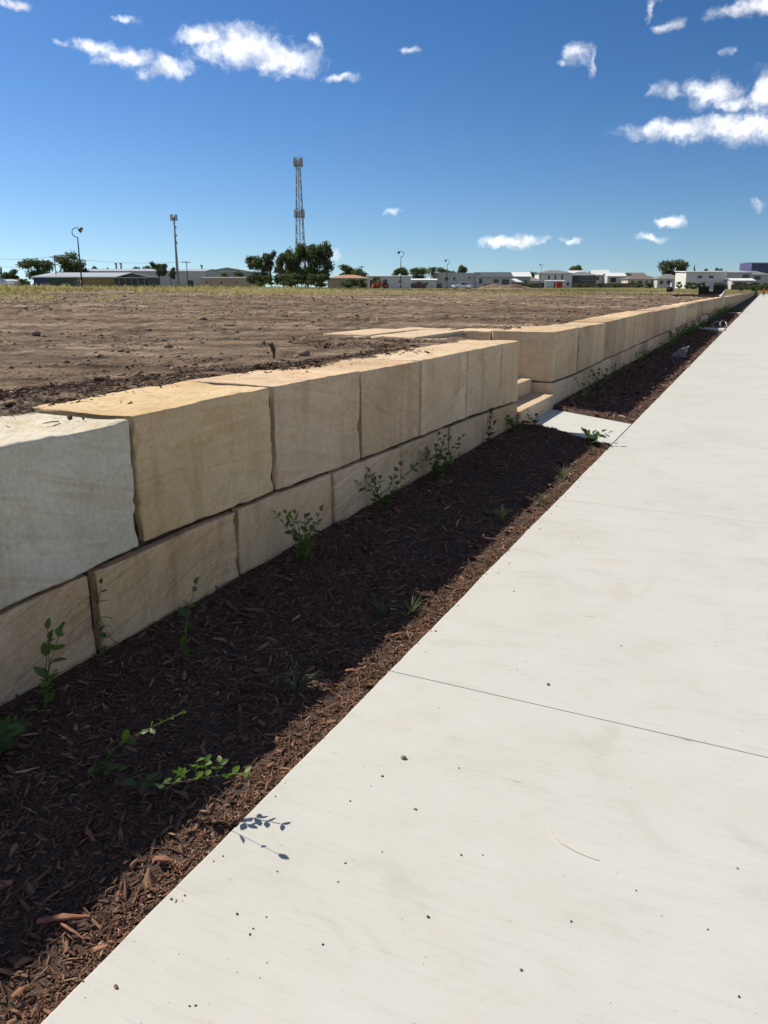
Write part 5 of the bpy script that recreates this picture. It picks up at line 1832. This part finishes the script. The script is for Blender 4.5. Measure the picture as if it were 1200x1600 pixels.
# ================================================================== buildings
def building(name, label, px0, px1, fw, eave, ridge, wall, roof, kind='gable_x', wins=(), doors=(), depth=9.0, rot=0.0, over=0.5, cat='house', bands=(), extra=None):
    """front wall faces the viewer; wins / doors: (left, right, bottom, top) as shares of the wall's width and height"""
    pxc = (px0 + px1) / 2
    p = spot(pxc, fw)
    Wd = (px1 - px0) * wpx(fw)
    He = EYE + (ROW_H - eave) * mpx(fw) - p.z
    Hr = EYE + (ROW_H - ridge) * mpx(fw) - p.z
    Hr = max(Hr, He + 0.25)
    root = empty(name, p, YAW + rot)
    setp(root, label, cat)
    x0, x1 = -Wd / 2, Wd / 2
    wl_ = MB().box(x0, x1, 0, depth, -0.6, He).build('wall', M[wall], root)
    t = 0.14
    mb = MB()
    o_ = over
    if kind == 'gable_x':
        mb.prism([(-o_, He - 0.02), (depth / 2, Hr), (depth + o_, He - 0.02), (depth + o_, He + t), (depth / 2, Hr + t), (-o_, He + t)], 'x', x0 - o_, x1 + o_)
        g = MB()
        for xx in (x0 + 0.03, x1 - 0.03):
            g.add([(xx, 0.05, He), (xx, depth - 0.05, He), (xx, depth / 2, Hr - 0.03)], [(0, 1, 2)])
        g.build('gable', M[wall], root)
    elif kind == 'gable_y':
        mb.prism([(x0 - o_, He - 0.02), (0, Hr), (x1 + o_, He - 0.02), (x1 + o_, He + t), (0, Hr + t), (x0 - o_, He + t)], 'y', -o_, depth + o_)
        MB().add([(x0 + 0.03, 0.03, He), (x1 - 0.03, 0.03, He), (0, 0.03, Hr - 0.03), (x0 + 0.03, depth - .03, He), (x1 - 0.03, depth - .03, He), (0, depth - .03, Hr - 0.03)], [(0, 1, 2), (3, 4, 5)]).build('gable', M[wall], root)
    elif kind == 'hip':
        k = min(depth / 2, Wd * 0.42)
        a, b = x0 - o_, x1 + o_
        ra, rb = x0 + k, x1 - k
        vs = [(a, -o_, He), (b, -o_, He), (b, depth + o_, He), (a, depth + o_, He), (ra, depth / 2, Hr), (rb, depth / 2, Hr), (a, -o_, He + t), (b, -o_, He + t), (b, depth + o_, He + t), (a, depth + o_, He + t)]
        mb.add(vs, [(3, 2, 1, 0), (0, 1, 7, 6), (1, 2, 8, 7), (2, 3, 9, 8), (3, 0, 6, 9), (6, 7, 5, 4), (7, 8, 5), (8, 9, 4, 5), (9, 6, 4)])
    else:                                               # flat or single pitch
        mb.add([(x0 - o_, -o_, He), (x1 + o_, -o_, He), (x1 + o_, depth + o_, Hr), (x0 - o_, depth + o_, Hr), (x0 - o_, -o_, He + t * 1.6), (x1 + o_, -o_, He + t * 1.6), (x1 + o_, depth + o_, Hr + t * 1.6), (x0 - o_, depth + o_, Hr + t * 1.6)],
               [(3, 2, 1, 0), (4, 5, 6, 7), (0, 1, 5, 4), (1, 2, 6, 5), (2, 3, 7, 6), (3, 0, 4, 7)])
    mb.build('roof', M[roof], root)
    MB().box(x0 - o_, x1 + o_, -o_ - 0.10, -o_ - 0.002, He - 0.08, He + 0.12).build('gutter', M['roof_white' if roof in ('roof_white', 'roof_tin') else 'frame'], root)
    for a, b, c, d in wins:
        xa, xb, za, zb = x0 + a * Wd, x0 + b * Wd, c * He, d * He
        w_ = empty('window', (0, 0, 0))
        w_.parent = root
        f = 0.08
        MB().box(xa, xb, -0.06, -0.004, za, za + f).box(xa, xb, -0.06, -0.004, zb - f, zb).box(xa, xa + f, -0.06, -0.004, za + f, zb - f).box(xb - f, xb, -0.06, -0.004, za + f, zb - f).build('frame', M['frame'], w_)
        MB().box(xa + f, xb - f, -0.03, -0.005, za + f, zb - f).build('pane', M['glass'], w_)
    for a, b, c, d in doors:
        MB().box(x0 + a * Wd, x0 + b * Wd, -0.05, -0.004, c * He, d * He).build('door', M['door'], root)
    for a, b, c, d, m_ in bands:
        MB().box(x0 + a * Wd, x0 + b * Wd, -0.03, -0.003, c * He, d * He).build('cladding', M[m_], root)
    return root, Wd, He, Hr


# -- the industrial side, at left
FWS = 262
root, Wd, He, Hr = building('long_shed', 'long low farm shed with grey tin roof, olive and green walls', 54, 182, FWS, 433.5, 425.5, 'darkgreen', 'roof_tin', 'flat',
                            wins=[(0.50, 0.60, 0.35, 0.75)], doors=[(0.28, 0.40, 0.0, 0.7)], depth=16, cat='shed', bands=[(0.0, 0.17, 0.25, 0.98, 'blue'), (0.53, 0.99, 0.0, 0.97, 'olive')])
root, Wd, He, Hr = building('open_shed', 'dark open fronted gable shed at the right end of the long shed', 183, 232, FWS - 4, 434, 427.5, 'charcoal', 'roof_dark', 'gable_y', depth=14, cat='shed', doors=[(0.05, 0.45, 0, 0.9), (0.5, 0.95, 0, 0.9)], over=0.3)  # solid front; dark door panels stand for the shade in the open bays
for k in range(5):
    x_ = -Wd / 2 + Wd * (k + 0.5) / 5
    MB().tube([(x_, -0.35, -0.3), (x_, -0.35, He)], 0.12, 6).build('post', M['galv'], root)
building('warehouse', 'wide white warehouse behind the long shed', 128, 322, 345, 424, 419.5, 'pale_grey', 'roof_tin', 'gable_x', doors=[(0.86, 0.9, 0, 0.45)], depth=30, cat='warehouse', over=0.3)
building('warehouse', 'grey warehouse with a pale shallow roof left of the tree clump', 322, 392, 392, 424.5, 418.5, 'grey', 'roof_white', 'gable_y', depth=34, cat='warehouse', over=0.4, doors=[(0.12, 0.2, 0, 0.4)])
building('beige_store', 'long low beige building before the grey warehouse', 314, 392, 330, 434.5, 433.6, 'beige', 'cream', 'flat', wins=[(0.1, 0.14, 0.4, 0.7), (0.4, 0.44, 0.4, 0.7), (0.7, 0.74, 0.4, 0.7)], depth=9, cat='building', over=0.1)
for px, top, lb in ((184.5, 411.5, 'left of the twin chimneys above the white warehouse'), (192, 411.5, 'right of the twin chimneys above the white warehouse'), (317, 414.5, 'single stack between the white and the grey warehouse')):
    p = spot(px, 380)
    H = EYE + (ROW_H - top) * mpx(380) - p.z
    root = empty('chimney', p, YAW)
    setp(root, lb, 'chimney')
    MB().tube([(0, 0, 0), (0, 0, H)], [0.55, 0.45], 12).build('shaft', M['galv'], root, True)
    MB().tube([(0, 0, H - 0.5), (0, 0, H)], 0.6, 12).build('collar', M['darkmetal'], root)
building('roadside_house', 'low pale house among the trees at the far left', -12, 32, 300, 440, 436, 'cream', 'roof_tin', 'hip', wins=[(0.3, 0.4, 0.3, 0.75), (0.6, 0.7, 0.3, 0.75)], depth=9)
# -- the middle
building('terracotta_house', 'low house with a terracotta roof right of the tree clump', 512, 577, 268, 435, 429, 'beige', 'roof_orange', 'hip', wins=[(0.3, 0.4, 0.3, 0.8), (0.55, 0.68, 0.3, 0.8)], doors=[(0.45, 0.5, 0, 0.8)], depth=10)
building('white_shed', 'white metal shed behind the orange red tractor', 574, 642, 262, 432.2, 431.2, 'white', 'roof_white', 'flat', doors=[(0.06, 0.22, 0, 0.72)], wins=[(0.72, 0.78, 0.45, 0.7)], depth=12, cat='shed', over=0.25)
building('white_shed', 'lower white shed half hidden by the palm', 638, 682, 275, 438, 435.8, 'white', 'roof_white', 'gable_x', doors=[(0.3, 0.45, 0, 0.8)], wins=[(0.6, 0.7, 0.4, 0.75)], depth=8, cat='shed', over=0.3)
building('long_hall', 'long plain grey hall with a row of small windows behind the white car', 676, 748, 300, 427.5, 426.8, 'pale_grey', 'grey', 'flat', wins=[(0.26, 0.34, 0.50, 0.78), (0.44, 0.49, 0.50, 0.78), (0.76, 0.81, 0.62, 0.78)], doors=[(0.02, 0.09, 0.0, 0.75)], depth=12, cat='hall', over=0.1)
building('dark_roofed_house', 'house with a wide dark roof and veranda behind the spoil heap', 745, 798, 298, 432.5, 425.5, 'pale_grey', 'roof_dark', 'gable_x', wins=[(0.05, 0.16, 0.35, 0.85), (0.48, 0.64, 0.45, 0.8), (0.72, 0.95, 0.2, 0.8)], doors=[(0.2, 0.45, 0.0, 0.35)], depth=10, over=0.6)
building('white_roofed_house', 'house with a bright white roof right of the dark roofed house', 798, 828, 330, 432.5, 425.5, 'grey', 'roof_white', 'gable_x', wins=[(0.3, 0.45, 0.35, 0.75), (0.7, 0.84, 0.35, 0.75)], depth=10)
building('carport', 'small white roofed carport before the white roofed house', 797, 814, 305, 441, 435, 'grey', 'roof_white', 'hip', doors=[(0.15, 0.8, 0, 0.8)], depth=6, cat='carport')
building('grey_hip_house', 'low house with a grey hipped roof between white roof and white two storey house', 818, 846, 345, 439.5, 433, 'pale_grey', 'roof_grey', 'hip', wins=[(0.3, 0.5, 0.3, 0.75)], depth=9)
# -- the estate, at right
building('two_storey_house', 'white two storey house with three narrow upper windows and grey hipped roof', 841, 893, 385, 427.5, 422.0, 'white', 'roof_grey', 'hip', wins=[(0.27, 0.33, 0.55, 0.9), (0.46, 0.52, 0.55, 0.9), (0.67, 0.73, 0.55, 0.9), (0.84, 0.92, 0.15, 0.4)], doors=[(0.06, 0.2, 0.0, 0.36)], depth=11)
building('garden_wall', 'white rendered garden wall before the white two storey house', 851, 882, 370, 439.5, 439.3, 'white', 'roof_white', 'flat', depth=0.4, over=0.06, cat='wall', doors=[(0.45, 0.53, 0, 0.85)])
building('charcoal_house', 'two storey charcoal house with white front gable', 890, 930, 392, 430.5, 424.0, 'charcoal', 'roof_grey', 'hip', wins=[(0.4, 0.9, 0.56, 0.86), (0.1, 0.3, 0.1, 0.38)], doors=[(0.55, 0.75, 0, 0.36)], depth=10)
building('white_gable_house', 'narrow house with a white roof tucked behind the charcoal house', 890, 911, 412, 428.5, 423.0, 'white', 'roof_white', 'gable_x', wins=[(0.4, 0.6, 0.6, 0.85)], depth=9)
building('pale_townhouse', 'tall pale town house with white roof right of the charcoal house', 925, 951, 405, 430, 422.0, 'pale_grey', 'roof_white', 'gable_x', wins=[(0.2, 0.4, 0.6, 0.9), (0.6, 0.8, 0.2, 0.45)], depth=9)
building('white_roof_townhouse', 'town house with white roof and dark recess before the red roof', 948, 976, 398, 432, 426.5, 'pale_grey', 'roof_white', 'gable_x', wins=[(0.15, 0.5, 0.45, 0.9)], doors=[(0.65, 0.85, 0, 0.4)], depth=9)
building('red_roofed_house', 'small house with a dull red roof among white roofs', 966, 990, 420, 433, 426.8, 'pale_grey', 'roof_red', 'gable_y', wins=[(0.35, 0.65, 0.4, 0.8)], depth=9)
building('low_brick_house', 'long low house with brown grey hipped roof and four windows', 980, 1028, 372, 436.3, 429, 'cream', 'roof_brown', 'hip', wins=[(0.1, 0.2, 0.35, 0.85), (0.32, 0.48, 0.2, 0.85), (0.56, 0.66, 0.35, 0.85), (0.76, 0.86, 0.2, 0.85)], depth=10)
building('low_brick_house', 'long low grey roofed house behind the white cabinet', 1026, 1069, 366, 436.0, 428, 'pale_grey', 'roof_grey', 'hip', wins=[(0.08, 0.22, 0.25, 0.85), (0.34, 0.52, 0.35, 0.85), (0.78, 0.9, 0.2, 0.85)], doors=[(0.6, 0.72, 0.0, 0.8)], depth=10)
building('far_roof_house', 'distant house with a yellowish roof peeping over the low houses', 984, 1006, 470, 430, 426.2, 'cream', 'roof_brown', 'gable_x', wins=[(0.3, 0.5, 0.5, 0.8)], depth=9)
building('large_white_house', 'large plain white two storey house with two small upper windows', 1070, 1133, 325, 425.2, 423.6, 'white', 'roof_white', 'flat', wins=[(0.28, 0.40, 0.62, 0.80), (0.56, 0.68, 0.62, 0.80), (0.72, 0.9, 0.28, 0.40), (0.3, 0.4, 0.1, 0.36)], depth=12, over=0.45)
building('grey_wing_house', 'pale grey two storey house with upper balcony right of the large white house', 1133, 1172, 332, 426.0, 423.0, 'pale_grey', 'roof_tin', 'flat', wins=[(0.62, 0.92, 0.58, 0.90), (0.50, 0.75, 0.12, 0.36)], depth=12, over=0.5, bands=[(0.05, 0.55, 0.58, 0.88, 'cream')])
building('garage_awning', 'low white roofed garage before the grey two storey house', 1143, 1177, 318, 438.8, 435.3, 'pale_grey', 'roof_white', 'gable_x', doors=[(0.25, 0.5, 0, 0.85)], depth=7, cat='garage')
building('corner_house', 'two storey house with grey hipped roof at the right edge', 1168, 1199, 345, 429.5, 423.0, 'pale_grey', 'roof_grey', 'hip', wins=[(0.25, 0.6, 0.6, 0.92), (0.3, 0.6, 0.15, 0.4)], depth=11)
root, Wd, He, Hr = building('screened_building', 'building wrapped in blue purple mesh behind the corner house', 1170, 1222, 420, 411.2, 410.8, 'cloth_purple', 'cloth_purple', 'flat', depth=14, cat='building', over=0.05)
for k in range(7):
    x_ = -Wd / 2 + Wd * k / 6
    MB().tube([(x_, -0.15, 0), (x_, -0.15, He + 0.5)], 0.07, 5).build('scaffold_tube', M['galv'], root)
for z in (3.0, 6.0, 9.0, 11.5):
    if z < He:
        MB().tube([(-Wd / 2, -0.2, z), (Wd / 2, -0.2, z)], 0.07, 5).build('scaffold_tube', M['galv'], root)


# ---- fences
def fence(label, px0, px1, fw0, fw1, h, mt='fence', n=None):
    a, b = spot(px0, fw0), spot(px1, fw1)
    L = (b - a).length
    d = (b - a).normalized()
    root = empty('fence', a, math.atan2(d.y, d.x))
    setp(root, label, 'fence')
    n = n or max(3, int(L / 2.4))
    dz = (b.z - a.z) / L
    for k in range(n):
        x0, x1 = L * k / n + 0.06, L * (k + 1) / n - 0.06
        z = dz * (x0 + x1) / 2
        MB().box(x0, x1, -0.02, 0.02, z + 0.02, z + h).build('fence_panel', M[mt], root)
    for k in range(n + 1):
        x = L * k / n
        MB().box(x - 0.05, x + 0.05, -0.05, 0.05, dz * x - 0.2, dz * x + h + 0.08).build('fence_post', M[mt], root)


fence('brown timber fence before the white roofed house and carport', 795, 846, 318, 330, 1.8, n=8)
fence('brown timber fence behind the white car and the grey hall', 640, 690, 268, 282, 1.6, n=7)
fence('dark timber fence between the two storey house and the low houses', 893, 985, 372, 365, 1.9, n=12)
fence('brown timber fence at the far right before the corner house', 1142, 1199, 300, 320, 1.8, n=9)
fence('pale sheet metal fence in front of the low grey roofed house', 1026, 1050, 352, 350, 1.5, 'pale_grey', 5)

# ================================================================== trees
def tree_parts(kind, seed):
    """unit tree: height 1, crown about 1 wide; returns trunk mesh and crown mesh"""
    rr_ = random.Random(seed)
    g = np.random.default_rng(seed)
    mbt = MB()
    blobs = []
    if kind == 'palm':
        mbt.tube([(0, 0, 0), (0.01, 0, 0.4), (0, 0, 0.75)], [0.035, 0.028, 0.025], 7)
        Vs, Fs, T = [], [], []
        for k in range(34):
            a = k * 2.4
            up = g.uniform(-0.1, 0.9)
            L = g.uniform(0.36, 0.5)
            for j in range(7):
                t0, t1 = j / 7, (j + 1) / 7
                q = lambda t: np.array([math.cos(a) * L * t, math.sin(a) * L * t, 0.75 + L * (up * t - 0.9 * t * t)])
                sd = np.array([-math.sin(a), math.cos(a), -0.5]) * 0.055 * (1 - t0) ** 0.5
                sd2 = np.array([math.sin(a), -math.cos(a), -0.5]) * 0.055 * (1 - t0) ** 0.5
                n0 = len(Vs)
                Vs += [q(t0), q(t1), q(t1) + sd, q(t0) + sd, q(t1) + sd2, q(t0) + sd2]
                Fs += [(n0, n0 + 1, n0 + 2, n0 + 3), (n0, n0 + 5, n0 + 4, n0 + 1)]
                T += [g.uniform(0.2, 0.9)] * 6
        return mbt, np.array(Vs), np.array(Fs), np.array(T)
    trunk_top = {'round': 0.34, 'clump': 0.22, 'gum': 0.45, 'conifer': 0.9, 'bush': 0.15}[kind]
    mbt.tube([(0, 0, 0), (rr_.uniform(-.02, .02), 0, trunk_top * 0.5), (rr_.uniform(-.03, .03), 0, trunk_top)], [0.035, 0.026, 0.02], 7)
    nbk = {'round': 15, 'clump': 18, 'gum': 12, 'conifer': 14, 'bush': 12}[kind]
    for k in range(nbk):
        if kind == 'conifer':
            z = 0.12 + 0.86 * k / nbk
            r = 0.34 * (1 - z) + 0.03
            blobs.append((rr_.uniform(-.05, .05), rr_.uniform(-.05, .05), z, r, r, 0.09))
        else:
            a = rr_.random() * 6.28
            zc = {'round': 0.66, 'clump': 0.55, 'gum': 0.72, 'bush': 0.48}[kind]
            hz = {'round': 0.26, 'clump': 0.38, 'gum': 0.22, 'bush': 0.34}[kind]
            z = zc + rr_.uniform(-1, 1) * hz
            prof = math.sqrt(max(0.05, 1 - ((z - zc) / (hz * 1.35)) ** 2))
            rad = 0.40 * prof * math.sqrt(rr_.random())
            br = rr_.uniform(0.13, 0.21) if kind != 'gum' else rr_.uniform(0.10, 0.16)
            x, y = math.cos(a) * rad, math.sin(a) * rad
            blobs.append((x, y, z, br * 1.15, br * 1.15, br * 0.85))
            mbt.tube([(0, 0, trunk_top * 0.85), (x * 0.45, y * 0.45, (trunk_top + z) / 2), (x, y, z)], [0.014, 0.009, 0.004], 5)
    N = {'round': 4200, 'clump': 5000, 'gum': 2800, 'conifer': 2200, 'bush': 2400}[kind]
    bi = g.integers(0, len(blobs), N)
    B = np.array(blobs)[bi]
    d = g.normal(size=(N, 3))
    d /= np.linalg.norm(d, axis=1, keepdims=True)
    rad = g.random(N) ** 0.5 * g.uniform(0.75, 1.12, N)
    C = B[:, :3] + d * rad[:, None] * B[:, 3:]
    s = g.uniform(0.016, 0.036, N)
    u_ = g.normal(size=(N, 3))
    u_ /= np.linalg.norm(u_, axis=1, keepdims=True)
    w_ = np.cross(u_, d + 0.4 * g.normal(size=(N, 3)))
    w_ /= np.linalg.norm(w_, axis=1, keepdims=True)
    V = np.stack([C - u_ * s[:, None] * 1.4, C + w_ * s[:, None] * 0.7, C + u_ * s[:, None] * 1.4, C - w_ * s[:, None] * 0.7], 1).reshape(-1, 3)
    Fq = np.arange(N * 4).reshape(N, 4)
    T = np.repeat(np.clip(0.5 + 0.18 * g.normal(size=N) + 0.18 * (g.random(len(blobs))[bi] - 0.5), 0, 1), 4)
    return mbt, V, Fq, T


TREE = {}
for kind, nvar in (('round', 3), ('clump', 3), ('gum', 2), ('conifer', 1), ('bush', 2), ('palm', 1)):
    for v_ in range(nvar):
        for lm in ('tree_leaf', 'tree_leaf_grey') if kind in ('round', 'clump', 'gum') else ('tree_leaf',):
            if lm == 'tree_leaf':
                mbt, V, Fq, T = tree_parts(kind, 300 + 17 * v_ + len(kind))
                tm = mbt.mesh('trunk')
                tm.materials.append(M['trunk'])
            tmp = np_mesh('crown', V, Fq, M[lm], None, False, T)
            TREE[kind, v_, lm] = (tm, tmp.data)
            bpy.data.objects.remove(tmp)
tcount = 0


def tree(label, px, fw, top, width, kind='round', var=0, grey=False, name=None, group=None, sink=0.0):
    global tcount
    tcount += 1
    p = spot(px, fw)
    H = EYE + (ROW_H - top) * mpx(fw) - p.z + sink
    Wd = width * wpx(fw)
    lm = 'tree_leaf_grey' if grey else 'tree_leaf'
    tm, cmh = TREE[kind, var, lm]
    root = empty(name or {'bush': 'shrub', 'palm': 'palm_tree', 'conifer': 'conifer_tree'}.get(kind, 'broadleaf_tree'), p - Vector((0, 0, sink)), tcount * 1.7)
    setp(root, label, 'shrub' if kind == 'bush' else 'tree', group)
    root.scale = (Wd, Wd, H)
    for nm, me in (('trunk', tm), ('crown', cmh)):
        o = bpy.data.objects.new(nm, me)
        COL.objects.link(o)
        o.parent = root
    return root


G1 = 'trees on the skyline'
tree('slim dark conifer at the far left edge', 5, 330, 417, 14, 'conifer', 0, group=G1)
tree('small round tree right of the slim conifer at far left', 18, 320, 419, 28, 'round', 0, group=G1)
tree('spreading dark tree left of the pole with two crossarms', 61, 315, 405, 52, 'round', 1, group=G1)
tree('tallest dark tree at left, behind the nearest street lamp', 116, 310, 396, 54, 'clump', 0, group=G1)
tree('low dark bush at the left end of the long shed', 40, 285, 434, 22, 'bush', 0, group='shrubs before the buildings')
tree('small distant tree over the left end of the white warehouse', 153, 430, 417, 18, 'round', 2, True, group=G1)
tree('tiny distant tree right beside the one over the warehouse', 167, 440, 419, 14, 'gum', 0, True, group=G1)
tree('wide distant tree line clump above the white warehouse roof', 224, 450, 416, 40, 'round', 1, True, group=G1)
tree('open grey green gum tree left of the telecom mast', 250, 285, 410.5, 34, 'gum', 0, True, group=G1)
tree('small gum tree leaning at the foot of the telecom mast', 268, 285, 417, 20, 'gum', 1, True, group=G1)
tree('left dark bush before the grey warehouse', 350, 345, 424.5, 18, 'bush', 0, group='shrubs before the buildings')
tree('right dark bush before the grey warehouse', 374, 345, 422.5, 22, 'bush', 1, group='shrubs before the buildings')
G2 = 'tree clump around the lattice tower'
tree('leftmost loose tree of the clump around the lattice tower', 404, 245, 399, 42, 'clump', 1, True, group=G2)
tree('thin second tree of the tower clump with pale trunk', 424, 250, 394, 30, 'gum', 0, True, group=G2)
tree('dense dark rounded tree in the middle of the tower clump', 444, 240, 395, 40, 'clump', 2, group=G2)
tree('dark tree directly left of the lattice tower legs', 461, 252, 391, 32, 'clump', 0, group=G2)
tree('tall dark tree in front of the lattice tower', 482, 242, 380, 44, 'clump', 1, group=G2)
tree('tall dark tree at the right end of the tower clump', 500, 246, 380.5, 44, 'clump', 2, group=G2)
tree('low understorey shrub below the left of the tower clump', 412, 235, 428, 40, 'bush', 0, group='understorey shrubs')
tree('low understorey shrub below the middle of the tower clump', 455, 233, 426, 44, 'bush', 1, group='understorey shrubs')
tree('low understorey shrub below the right of the tower clump', 494, 233, 426, 46, 'bush', 0, group='understorey shrubs')
tree('dark round tree behind the terracotta roofed house', 551, 300, 412, 44, 'round', 0, group=G1)
tree('dark hedge like shrub before the right end of the terracotta house', 548, 255, 434.5, 28, 'bush', 1, group='shrubs before the buildings')
tree('second dark shrub between terracotta house and white shed', 566, 255, 434, 24, 'bush', 0, group='shrubs before the buildings')
tree('dark bush beside the cab of the orange red tractor', 588, 246, 431, 16, 'bush', 1, group='shrubs before the buildings')
tree('far tree above the right end of the white shed', 624, 360, 418.5, 30, 'round', 2, group=G1)
tree('dark full tree left of the palm', 655, 300, 418, 32, 'round', 1, group=G1)
tree('palm with drooping fronds left of the grey hall', 675, 296, 411, 24, 'palm', 0, group=None)
tree('round tree above the left end of the grey hall', 697, 345, 416, 30, 'round', 0, group=G1)
tree('small paired tree above the right of the grey hall', 720, 350, 415, 20, 'clump', 2, group=G1)
tree('distant low tree right of the white roofed house', 834, 450, 425, 26, 'round', 1, True, group=G1)
tree('dark tree above the roof of the charcoal house', 900, 440, 415.5, 24, 'round', 2, group=G1)
tree('distant low tree over the pale town house', 952, 480, 424, 16, 'round', 0, True, group=G1)
tree('large round grey green tree above the low grey roofed house', 1048, 400, 406, 44, 'round', 1, True, group=G1)
tree('smaller tree at the right shoulder of the large round tree', 1063, 405, 414, 20, 'round', 2, True, group=G1)
tree('slim conifer peeping over the large white house', 1082, 420, 414, 10, 'conifer', 0, group=G1)
tree('distant treetop over the middle of the large white house', 1102, 430, 419, 18, 'round', 0, group=G1)
tree('distant treetop over the right of the large white house', 1120, 430, 419.5, 14, 'round', 2, group=G1)
rr_ = random.Random(77)
for k in range(22):                                   # garden and roadside scrub along the foot of the houses
    px = [640, 655, 668, 830, 905, 918, 940, 962, 985, 1000, 1015, 1060, 1072, 1085, 1098, 1125, 1150, 1165, 1180, 1192, 760, 60][k]
    tree('low scrubby bush along the foot of the distant houses', px + rr_.uniform(-3, 3), rr_.uniform(270, 312), 443 - rr_.uniform(0, 4), rr_.uniform(9, 20), 'bush', k % 2, group='scrub along the foot of the houses')
for k, (px, fw, top, wd) in enumerate(((1176, 240, 446, 22), (1190, 236, 444, 26), (1160, 245, 447.5, 20), (1205, 238, 444, 26))):
    tree('green scrub where the far end of the long wall meets the street', px, fw, top, wd, 'bush', k % 2, group='scrub at the end of the long wall')
